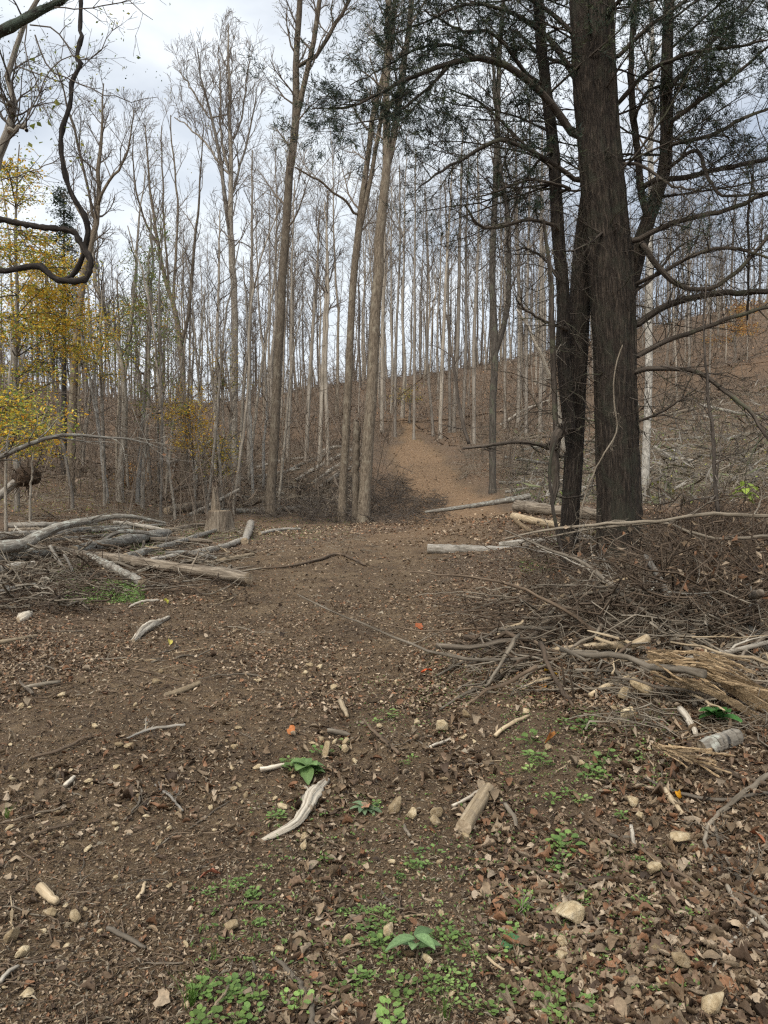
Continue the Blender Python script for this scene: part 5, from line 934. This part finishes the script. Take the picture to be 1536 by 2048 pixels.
# ------------------------------------------------------------------ leaf litter
def leaf_proto(kind, lo=False):
    nu, nv = (4, 2) if lo else (8, 4) if kind else (6, 3); u = np.linspace(0, 1, nu); v = np.linspace(-1, 1, nv + 1)
    U, Vv = np.meshgrid(u, v, indexing='ij')
    if kind == 0: w = .26 * np.sin(np.pi * np.clip(U * .96 + .02, 0, 1)) ** .8
    else: w = (.33 * np.sin(np.pi * np.clip(U * .94 + .03, 0, 1)) ** .7) * (1 + .22 * np.sin(U * 15 + R.random() * 6))
    x = (U - .5); y = Vv * w; curl = R.normal(0, 1.0); roll = R.normal(0, 2.6)
    z = curl * (x ** 2) * .7 + roll * (y ** 2) * 1.2 + .16 * fbm(U * 4 + R.random() * 50, Vv * 2, 3, 2) + R.normal(0, .25) * x * y
    if R.random() < .55: y = y * .5; z = z + np.abs(Vv) ** 1.5 * .2                                   # rolled-up leaf
    ang = R.normal(0, .3); P = np.stack([x * math.cos(ang) - .0 * y, y + x * math.sin(ang) * .25 + .15 * R.normal() * x * x, z - z.min()], -1)
    idx = np.arange(nu * (nv + 1)).reshape(nu, nv + 1); Q = np.stack([idx[:-1, :-1], idx[1:, :-1], idx[1:, 1:], idx[:-1, 1:]], -1).reshape(-1, 4)
    vein = 1 - .12 * (np.abs(Vv) < .2); return P.reshape(-1, 3), Q, vein.reshape(-1)
LPROT = [leaf_proto(i % 3 == 0) for i in range(26)]; LPLOW = [leaf_proto(i % 3 == 0, True) for i in range(26)]
def euler(a, b, c):
    ca, sa, cb, sb, cc, sc_ = math.cos(a), math.sin(a), math.cos(b), math.sin(b), math.cos(c), math.sin(c)
    return np.array([[cc, -sc_, 0], [sc_, cc, 0], [0, 0, 1]]) @ np.array([[cb, 0, sb], [0, 1, 0], [-sb, 0, cb]]) @ np.array([[1, 0, 0], [0, ca, -sa], [0, sa, ca]])
def leafdens(x, y):
    """0..1: how thick the fallen leaves lie."""
    pm = pathmask(x, y); nn = fbm(x * 1.1, y * .8, 31, 3); r = np.hypot(x, y)
    strip = .5 + .5 * np.sin(x * 8.2 + 1.2 * vn(x, y * .35, 9) * 4 + 3.6)
    side = np.clip((x + .75) / .9, 0, 1)
    nearv = np.clip(.12 + side * (.02 + .75 * strip ** 2) + nn * 1.1, 0.02, 1)
    farv = np.clip(np.where(y > 17, .85 - .45 * pm, .8 - .72 * pm) + nn * .7, .05, 1); k = np.clip((r - 4) / 3, 0, 1)
    return nearv * (1 - k) + farv * k
def pick(n, y0, y1, dens=True, x0=-60, x1=1600):
    out = []; tot = 0
    while tot < n:
        PX = R.uniform(x0, x1, n); PY = R.uniform(y0, y1, n); v = -(PY - 1024) / F; ry = CP + SP * v; rz = -SP + CP * v
        d = np.clip(CAMZ / np.maximum(-rz / ry, 1e-3), 1.5, 60); x = (PX - 768) / F / ry * d
        for _ in range(4): d = np.clip((CAMZ - H(x, d)) / np.maximum(-rz / ry, 1e-3), 1.5, 60); x = (PX - 768) / F / ry * d
        ok = R.random(n) < (leafdens(x, d) if dens else 1); out.append(np.stack([x, d], -1)[ok]); tot += ok.sum()
    return np.concatenate(out)[:n]
def litter():
    # near leaves with their own curl; the 300 nearest are objects, the rest one mass
    XY = pick(12000, 1260, 2110); XY = XY[np.argsort(np.hypot(XY[:, 0], XY[:, 1]) + R.normal(0, .25, len(XY)))]
    lm = []
    for i, (P, Q, vn_) in enumerate(LPROT):
        c = DEAD[i % len(DEAD)] * R.uniform(.65, 1.1); lm.append(mesh_np('fallen_leaf', P, [Q], ['dead_leaf'], {'col': np.c_[vn_[:, None] * c, np.ones(len(P))]}))
    Z = H(XY[:, 0], XY[:, 1]); V = []; Qs = []; C = []; b = 0; ni = 0
    vis = np.abs(XY[:, 0] / XY[:, 1]) < .52
    for k in range(len(XY)):
        x, y = XY[k]; s = R.uniform(.020, .048) if R.random() < .92 else R.uniform(.05, .075); rx, ry, rz = R.normal(0, .28), R.normal(0, .28), R.random() * 6.283; z = Z[k] + abs(R.normal(0, .010)); i = R.integers(0, 26)
        if ni < 300 and vis[k] and y > 2.1 and R.random() < .75:
            o = obj('fallen_leaf', lm[i], None, 'curled brown dead leaf lying on the near ground', 'leaf', 'dead leaves of the near foreground', None, (x, y, z)); o.rotation_euler = (rx, ry, rz); s *= 1.02; o.scale = (s, s, s); ni += 1; continue
        P, Q, ve = (LPROT if y < 3.4 else LPLOW)[i]; V.append((P * s) @ euler(rx, ry, rz).T + [x, y, z]); Qs.append(Q + b); b += len(P); c = DEAD[R.integers(0, len(DEAD))] * R.uniform(.5, 1.15); C.append(np.c_[ve[:, None] * c, np.ones(len(P))])
    obj('leaf_litter', mesh_np('leaf_litter', np.concatenate(V), [np.concatenate(Qs)], ['dead_leaf'], {'col': np.concatenate(C)}), None, 'brown leaf litter covering the trail and its edges', 'leaves', None, 'stuff')
    XY = pick(46000, 1040, 1420); P = np.c_[XY, H(XY[:, 0], XY[:, 1]) + np.abs(R.normal(0, .008, len(XY))) + .004]; sz = np.where(XY[:, 1] < 9, .036, np.where(XY[:, 1] < 14, .048, .07))
    XY2 = pick(30000, 870, 1070); P2 = np.c_[XY2, H(XY2[:, 0], XY2[:, 1]) + .02]
    XY3 = pick(50000, 1060, 2100, False); P3 = np.c_[XY3, H(XY3[:, 0], XY3[:, 1]) + .003 + np.abs(R.normal(0, .003, len(XY3)))]; s3 = R.uniform(.008, .024, len(XY3)) * np.clip(XY3[:, 1] / 5, .8, 2.2)
    XY4 = pick(7000, 884, 1052, False, 700, 1090); P4 = np.c_[XY4, H(XY4[:, 0], XY4[:, 1]) + .03]
    obj('far_litter', cloud_mesh('far_litter', 'dead_leaf', [cloud(P, sz, DEAD * .92, .42, .6), cloud(P2, .10, DEAD, .5, .6), cloud(P4, R.uniform(.05, .16, len(P4)), np.vstack([DEAD, DEAD * .5, [(.42, .33, .22)]]), .5, .5), cloud(P3, s3, np.vstack([DEAD, DEAD * .6]), .5, .7)]), None, 'small brown leaves spread over the farther ground', 'leaves', None, 'stuff')
    # bits of bark, wood and straw
    XY = pick(34000, 1080, 2100, False); P = np.c_[XY, H(XY[:, 0], XY[:, 1]) + .004 + np.abs(R.normal(0, .004, len(XY)))]; px = F / XY[:, 1]
    WOOD = np.array([(.36, .29, .20), (.24, .18, .12), (.16, .12, .085), (.10, .07, .05), (.42, .36, .27), (.07, .05, .036)])
    s = R.uniform(.010, .045, len(XY)) * np.clip(XY[:, 1] / 5, .75, 3)
    obj('wood_debris', cloud_mesh('wood_debris', 'wood_chip', [cloud(P, s, WOOD, .35, .16, 1.2)]), None, 'small wood chips and straw strewn over the dirt', 'debris', None, 'stuff')
    T = Tubes(); XY = pick(1500, 1090, 2100, False); Z = H(XY[:, 0], XY[:, 1])
    for k in range(len(XY)):
        x, y = XY[k]; a = R.random() * 6.283; l = R.uniform(.02, .13) * (1 if y < 5 else 1.8); dv = np.array([math.cos(a), math.sin(a), 0]) * l * .5; c = np.array([x, y, Z[k] + .006]); r0 = R.uniform(.0010, .003) * (1 if y < 5 else 1.8); m_ = c + [R.normal(0, .1 * l), R.normal(0, .1 * l), R.uniform(.0, .018)]
        T.add(np.array([c - dv, m_, c + dv + [0, 0, R.uniform(0, .02)]]), [r0, r0, r0 * .6], 4)
    obj('twig_litter', T.mesh('twig_litter', 'twig_brown'), None, 'fine grey twigs scattered on the ground', 'twigs', None, 'stuff')
litter()
for px, py, c, lab in [(853, 1352, (.55, .10, .03), 'bright red leaf lying at the trail edge'), (1362, 1608, (.62, .30, .02), 'orange leaf lying among sticks at the right'), (1100, 1352, (.5, .3, .02), 'small orange leaf below the right brush'), (735, 1628, (.5, .27, .16), 'pale pink-brown leaf beside the rosette plant'), (585, 1470, (.36, .14, .05), 'rusty leaf on the dirt edge'),
        (1512, 1690, (.42, .15, .07), 'russet leaf at the right edge'), (838, 1258, (.32, .10, .04), 'rusty leaf caught on an upright stem by the trail'), (338, 1290, (.6, .52, .12), 'yellow leaf lying near the bleached root'), (330, 1208, (.6, .56, .08), 'yellow leaf lying by the left log pile'), (420, 1765, (.34, .13, .08), 'dark red leaf on the left dirt'), (1080, 1385, (.4, .2, .05), 'tan orange leaf on the bare soil left of the splintered plank'), (1095, 1490, (.5, .22, .06), 'orange-brown leaf below the curved pale stick')]:
    P, Q, ve = LPROT[R.integers(0, 26)]; g = G(px, py); o = obj('coloured_leaf', mesh_np('coloured_leaf', P, [Q], ['dead_leaf'], {'col': np.c_[ve[:, None] * np.array(c), np.ones(len(P))]}), None, lab, 'leaf', None, None, g + [0, 0, .02]); s = min(.11, 24 / F * g[1] * 1.4 + .02); o.scale = (s, s, s); o.rotation_euler = (.5, R.normal(0, .3), R.random() * 6)

# ------------------------------------------------------------------ stones
def stone_mesh(seed):
    rr = np.random.default_rng(seed); bm = bmesh.new(); d = rr.normal(0, 1, (22, 3)); d /= np.linalg.norm(d, axis=1, keepdims=True); d *= [.5, .5 * rr.uniform(.55, .9), .5 * rr.uniform(.4, .75)]; d *= rr.uniform(.8, 1.1, (22, 1))
    for p in d: bm.verts.new(p)
    res = bmesh.ops.convex_hull(bm, input=bm.verts); bmesh.ops.delete(bm, geom=[v for v in bm.verts if not v.link_faces], context='VERTS')
    bmesh.ops.bevel(bm, geom=list(bm.edges), offset=.025, segments=1, affect='EDGES'); bmesh.ops.triangulate(bm, faces=bm.faces)
    me = bpy.data.meshes.new('stone'); bm.to_mesh(me); bm.free(); me.materials.append(M['stone']); return me
SM = [stone_mesh(i + 3) for i in range(12)]
def stone(x, y, s, label, group=None, sink=.26):
    o = obj('stone', SM[R.integers(0, 12)], None, label, 'stone', group, None, (x, y, Hs(x, y) + s * sink)); o.rotation_euler = (R.normal(0, .4), R.normal(0, .4), R.random() * 6.283); o.scale = (s * R.uniform(.85, 1.2), s * R.uniform(.8, 1.1), s * R.uniform(.8, 1.1)); return o
for px, py, w, lab in [(1362, 1935, 46, 'tall pointed pale stone standing at the lower right'), (1306, 1745, 36, 'blocky tan stone with moss right of the centre'), (1140, 1845, 46, 'large rounded tan stone right of the bottom centre'), (1425, 2020, 48, 'large brown stone at the bottom right'), (1360, 1690, 44, 'flat yellowish stone among the right leaves'), (884, 1462, 24, 'knobbed pale stone below the trail edge'),
        (935, 1436, 20, 'round tan stone near the brush'), (1248, 1395, 28, 'upright tan stone under the brush'), (1285, 1390, 40, 'flat white stone beside the upright tan one'), (1258, 1435, 32, 'brown wedge stone below the white stone'), (776, 1868, 30, 'squared yellow stone at the bottom centre'), (562, 1908, 20, 'small white stone left of the bottom centre'), (696, 1888, 22, 'rounded stone beside a seedling'), (855, 1925, 22, 'pale stone at the foot of the broad-leaved plant'),
        (1125, 1895, 24, 'angular tan stone left of the lower right group'), (1122, 1920, 22, 'pale stone touching the angular tan one'), (1178, 1923, 26, 'bright wedge stone in the right bare soil'), (1305, 1910, 22, 'pale oval stone left of the pointed stone'), (1322, 1975, 20, 'tan oval stone below the pointed stone'), (790, 1620, 30, 'tan slab stone right of the rosette plant'), (823, 1636, 24, 'cream stone between the rosette and the peeled log'), (872, 1635, 26, 'tan stone left of the peeled log'),
        (870, 1650, 28, 'flat pale stone under the tan stone by the peeled log'), (653, 1510, 26, 'angular tan stone by the leafy seedling'), (692, 1490, 18, 'yellowish stone above the seedling'), (690, 1505, 20, 'brown egg-shaped stone beside the seedling'), (1265, 1610, 26, 'brown stone in the right soil'), (1280, 1640, 22, 'white stone in the right soil'), (1095, 1500, 18, 'cream stone left of the right seedlings'), (150, 1845, 26, 'tan cube stone below the flat wood chip'),
        (45, 1915, 26, 'yellowish stone at the lower left edge'), (52, 1996, 22, 'tan angular stone at the bottom left'), (98, 1830, 24, 'brown stone under the flat wood chip'), (340, 1777, 16, 'white pebble in the left dirt'), (230, 1654, 14, 'small white pebble in the middle left dirt'), (465, 1862, 28, 'cream stone at the bottom left of centre'), (24, 1885, 28, 'two-toned brown stone at the left edge'), (565, 1620, 16, 'tan pebble by the frayed root'), (608, 1680, 18, 'tan pebble below the frayed root'), (608, 1698, 18, 'pale pebble under the tan one by the frayed root')]:
    g = G(px, py + w * .25); stone(g[0], g[1], w / F * g[1] * 1.4, lab, None, .42)
XY = pick(255, 1330, 2080, False, 0, 1536)
for k in range(255): stone(XY[k, 0], XY[k, 1], R.uniform(.018, .052) * min(1.6, XY[k, 1] / 3.5), 'small tan stone half sunk in the dirt', 'small stones in the dirt')
def gravel():
    XY = pick(9000, 1180, 2100, False); N = len(XY); s = R.uniform(.0025, .010, N) * np.clip(XY[:, 1] / 4, .8, 2.5); Z = H(XY[:, 0], XY[:, 1]) + s * .3
    o8 = np.array([[1, 0, 0], [-1, 0, 0], [0, 1, 0], [0, -1, 0], [0, 0, 1], [0, 0, -1.]]); f8 = np.array([[0, 2, 4], [2, 1, 4], [1, 3, 4], [3, 0, 4], [2, 0, 5], [1, 2, 5], [3, 1, 5], [0, 3, 5]])
    th = R.random(N) * 6.283; V = np.broadcast_to(o8, (N, 6, 3)) * R.uniform(.6, 1.2, (N, 6, 1)) * s[:, None, None]; c_, s_ = np.cos(th)[:, None], np.sin(th)[:, None]
    V = np.stack([V[..., 0] * c_ - V[..., 1] * s_, V[..., 0] * s_ + V[..., 1] * c_, V[..., 2] * .75], -1) + np.c_[XY, Z][:, None, :]
    pal = np.array([(.28, .21, .13), (.36, .29, .2), (.16, .115, .075), (.12, .085, .055), (.09, .062, .04)]); col = np.repeat(np.c_[pal[R.integers(0, 5, N)] * R.uniform(.7, 1.3, (N, 1)), np.ones(N)], 6, 0)
    obj('gravel', mesh_np('gravel', V.reshape(-1, 3), [(np.arange(N)[:, None, None] * 6 + f8).reshape(-1, 3)], ['pebble'], {'col': col}), None, 'fine gravel and clods in the dirt', 'gravel', None, 'stuff')
gravel()

# ------------------------------------------------------------------ sticks as individuals
def stick_mesh(i):
    K = 9; x = np.linspace(-.5, .5, K); w = np.cumsum(R.normal(0, .022, (K, 2)), 0); w -= w.mean(0); r = .016 * np.linspace(1, .5, K) * (1 + .15 * R.normal(0, 1, K)); P = np.stack([x, w[:, 0], w[:, 1] * .5], -1); T = Tubes().add(P, r, 7, True)
    for j in range(R.integers(0, 4)):
        k = R.integers(1, K - 1); T.add(cr([P[k], P[k] + [.05, R.normal(0, .06), .02], P[k] + [.1, R.normal(0, .12), .03]], 4), np.array([.008, .007, .006, .003]), 5)
    return T.mesh('stick', ('twig_grey', 'twig_brown', 'bare_wood', 'log_weathered')[(0, 1, 0, 2, 1, 3)[i % 6]])
STK = [stick_mesh(i) for i in range(18)]
def sticks(n, x0, x1, y0, y1, l0, l1, th, label, group, lift=0, pit=0):
    XY = pick(n, y0, y1, False, x0, x1)
    for x, y in XY:
        l = R.uniform(l0, l1); a = R.random() * 6.283; ca, sa = math.cos(a) * l / 2, math.sin(a) * l / 2; z0, z1 = Hs(x - ca, y - sa), Hs(x + ca, y + sa); pt = math.atan2(z1 - z0, l) + R.normal(0, pit); t = th * R.uniform(.6, 1.5)
        l = l; zc = max(Hs(x, y), (z0 + z1) / 2) + .016 * l * t + abs(R.normal(0, lift)) if lift else max(Hs(x, y), (z0 + z1) / 2) + .010 * l * t
        o = obj('stick', STK[R.integers(0, 18)], None, label, 'stick', group, None, (x, y, zc)); o.rotation_euler = (R.random() * 6.28, -pt, a); o.scale = (l, l * t, l * t)
sticks(95, 0, 1536, 1400, 2060, .10, .34, .95, 'short dead stick lying loose in the foreground litter', 'loose sticks in the foreground')
sticks(60, 0, 520, 1190, 1400, .22, .75, .8, 'dead stick lying on the dirt below the left log pile', 'sticks on the left dirt')
sticks(85, 960, 1536, 1110, 1420, .4, 1.2, 1.15, 'dead branch lying in the brush heap by the cedar', 'branches of the right brush heap', .12, .2)
sticks(45, 0, 460, 1045, 1190, .5, 1.7, .9, 'dead branch lying in the left log pile', 'branches of the left log pile', .06, .12)

# ------------------------------------------------------------------ green plants
def round_leaf(c, dv, nrm, s, col, V, Fc, C, m=7):
    """A cupped oval leaf from its stalk end c along dv."""
    sd = np.cross(nrm, dv); b = len(V); V.append(c + dv * s * .5 - nrm * s * .06)
    for k in range(m): a = 2 * math.pi * k / m; V.append(c + dv * s * (.5 - .5 * math.cos(a)) + sd * s * .42 * math.sin(a) + nrm * s * .05 * abs(math.sin(a)))
    for k in range(m): Fc.append((b, b + 1 + k, b + 1 + (k + 1) % m))
    C.extend([np.r_[col * R.uniform(.8, 1.2), 1]] * (m + 1))
def seedling_mesh(i):
    V, Fc, C = [], [], []; n = R.integers(6, 15); base = GRN[i % 4] * R.uniform(.9, 1.3)
    for k in range(n):
        a = k * 2.4 + R.normal(0, .3); rad = .15 + .85 * math.sqrt((k + .5) / n); h = R.uniform(.25, .8) * (1.2 - .6 * rad); p = np.array([math.cos(a) * rad * .55, math.sin(a) * rad * .55, h]); el = R.uniform(-.1, .5)
        dv = unit([math.cos(a), math.sin(a), el]); nr = unit([-math.cos(a) * el + R.normal(0, .2), -math.sin(a) * el + R.normal(0, .2), 1]); nr = unit(nr - dv * nr.dot(dv)); round_leaf(p, dv, nr, R.uniform(.28, .5), base, V, Fc, C)
        b = len(V); q = np.array([p[0] * .15, p[1] * .15, 0]); w = np.array([-math.sin(a), math.cos(a), 0]) * .014; V.extend([q - w, q + w, p + w, p - w]); Fc.extend([(b, b + 1, b + 2), (b, b + 2, b + 3)]); C.extend([np.r_[base * .7, 1]] * 4)
    return mesh_np('seedling', np.array(V), [np.array(Fc)], ['live_leaf'], {'col': np.array(C)})
SDL = [seedling_mesh(i) for i in range(10)]
def seedling(px, py, w):
    g = G(px, py + w * .3); s = w / F * g[1] * .8; o = obj('seedling', SDL[R.integers(0, 10)], None, 'small round-leaved green seedling growing in the foreground litter', 'plant', 'green seedlings in the foreground', None, g + [0, 0, .008]); o.rotation_euler = (0, 0, R.random() * 6.28); o.scale = (s, s, s * R.uniform(.6, 1.0))
for px, py, w, n in [(1170, 1450, 34, 3), (1200, 1540, 34, 4), (1140, 1585, 26, 3), (1065, 1510, 34, 3), (1120, 1715, 40, 3), (1100, 1690, 30, 2), (650, 1710, 28, 1), (520, 1860, 24, 1), (740, 1830, 24, 4), (770, 1845, 26, 3), (930, 1960, 30, 4), (800, 1990, 46, 3), (990, 2010, 40, 3), (470, 1985, 40, 4), (1020, 1880, 30, 3), (1110, 2000, 46, 5), (1090, 2030, 44, 3), (440, 1790, 28, 2), (490, 1780, 28, 3), (690, 1830, 24, 2), (890, 1870, 26, 3), (1300, 1830, 30, 1), (1280, 1725, 22, 2),
        (840, 1715, 26, 3), (820, 1760, 24, 2), (760, 1880, 34, 3), (730, 1945, 30, 3), (560, 2030, 40, 2), (480, 2030, 46, 3), (1200, 1935, 20, 3), (1140, 1800, 24, 3), (1040, 1800, 30, 2), (600, 1530, 30, 3), (640, 1510, 26, 2), (560, 1640, 26, 2), (770, 1600, 18, 2), (830, 1530, 20, 1), (1230, 1650, 22, 1), (880, 1975, 30, 3), (700, 1985, 30, 2), (1290, 1500, 20, 2), (1000, 1560, 18, 1), (690, 1500, 20, 1), (770, 1430, 18, 3), (1400, 1830, 22, 1), (1040, 1960, 28, 2), (930, 1905, 24, 2)]:
    for k in range(int(n * 1.6 + .5)): seedling(px + R.normal(0, w * .7), py + R.normal(0, w * .5), w * R.uniform(.7, 1.2))
def broad_plant(label, px, py, w, nl, asp, col, stem, el0, el1):
    g = G(px, py); s = w / F * g[1]; o = thing('leafy_plant', label, 'plant', g); top = np.array([0, 0, stem * s])
    if stem > .05: obj('stem', Tubes().add(cr([np.array([0, 0, -.01]), top * .5 + [.01, 0, 0], top], 5), np.full(5, s * .022), 5).mesh('stem', 'twig_brown'), o)
    for k in range(nl):
        a = k * 2.4 + R.normal(0, .2); e = math.radians(R.uniform(el0, el1)); L_ = s * R.uniform(.4, .62); nu, nv = 7, 4; u = np.linspace(0, 1, nu); v = np.linspace(-1, 1, nv + 1); U, Vv = np.meshgrid(u, v, indexing='ij'); w_ = asp * .5 * np.sin(np.pi * np.clip(U * .93 + .05, 0, 1)) ** .8
        x = U * math.cos(e) ; z = U * math.sin(e) - .45 * U ** 2 + np.abs(Vv) * w_ * .3; y = Vv * w_; P = np.stack([x * math.cos(a) - y * math.sin(a), x * math.sin(a) + y * math.cos(a), z], -1) * L_ + top * (.4 + .6 * (k + 1) / nl)
        idx = np.arange(nu * (nv + 1)).reshape(nu, nv + 1); Q = np.stack([idx[:-1, :-1], idx[1:, :-1], idx[1:, 1:], idx[:-1, 1:]], -1).reshape(-1, 4); cc = np.array(col) * R.uniform(.8, 1.25) * (1 + .25 * (np.abs(Vv) < .1)).reshape(-1, 1)
        obj('leaf', mesh_np('leaf', P.reshape(-1, 3), [Q], ['live_leaf'], {'col': np.c_[cc, np.ones(len(cc))]}), o)
broad_plant('flat grey-green rosette plant in the foreground centre', 728, 1622, 84, 11, .32, (.17, .25, .14), .06, 10, 40)
broad_plant('upright plant with a few broad green leaves at the bottom centre', 830, 1925, 110, 6, .5, (.18, .29, .13), .5, 0, 45)
broad_plant('dark green broad-leaved clump under the splintered plank', 1436, 1452, 92, 13, .55, (.05, .14, .035), .25, 5, 60)
broad_plant('leafy green clump left of the frayed root', 612, 1552, 76, 14, .6, (.15, .24, .09), .3, 0, 50)
broad_plant('yellow-green leafy shoot at the foot of the cedar', 1235, 1110, 90, 16, .5, (.32, .36, .06), .9, -30, 30)
broad_plant('small yellow-green shoot right of the cedar brush', 1490, 1030, 60, 12, .5, (.25, .34, .06), 1.1, -10, 30)
broad_plant('dark rounded-leaf plant at the lower right of centre', 1025, 1895, 56, 10, .8, (.08, .18, .08), .2, 0, 40)
broad_plant('thin-leaved green weed right of centre', 1045, 1830, 66, 18, .14, (.14, .26, .06), .2, 20, 70)
def tuft(label, px, py, w, n, group=None):
    g = G(px, py); s = w / F * g[1]; V, Fc = [], []
    for k in range(n):
        a = R.random() * 6.283; lean = R.uniform(.15, 1.1); l = s * R.uniform(.5, 1.1); b = len(V); side = np.array([-math.sin(a), math.cos(a), 0]) * s * .012; o0 = R.normal(0, s * .05, 3) * [1, 1, 0]
        for t in (0, .35, .7, 1): q = o0 + np.array([math.cos(a) * lean * t * t, math.sin(a) * lean * t * t, t * (1 - .35 * lean * t)]) * l; V.extend([q - side * (1.02 - t), q + side * (1.02 - t)])
        for j in range(3): Fc.append((b + 2 * j, b + 2 * j + 1, b + 2 * j + 3, b + 2 * j + 2))
    V = np.array(V); obj('grass_tuft', mesh_np('grass_tuft', V, [np.array(Fc)], ['live_leaf'], {'col': np.c_[np.tile([.12, .22, .04], (len(V), 1)), np.ones(len(V))]}), None, label, 'grass', group, None, g)
tuft('loose grass tuft at the bottom left of centre', 385, 2015, 95, 34); tuft('small grass tuft at the left edge', 14, 1640, 40, 26); tuft('thin grass blades at the bottom right of centre', 890, 2046, 80, 22); tuft('short grass blades above the bottom grass tuft', 430, 1925, 60, 12); tuft('grass blades by the blocky mossy stone', 1215, 1720, 40, 8)
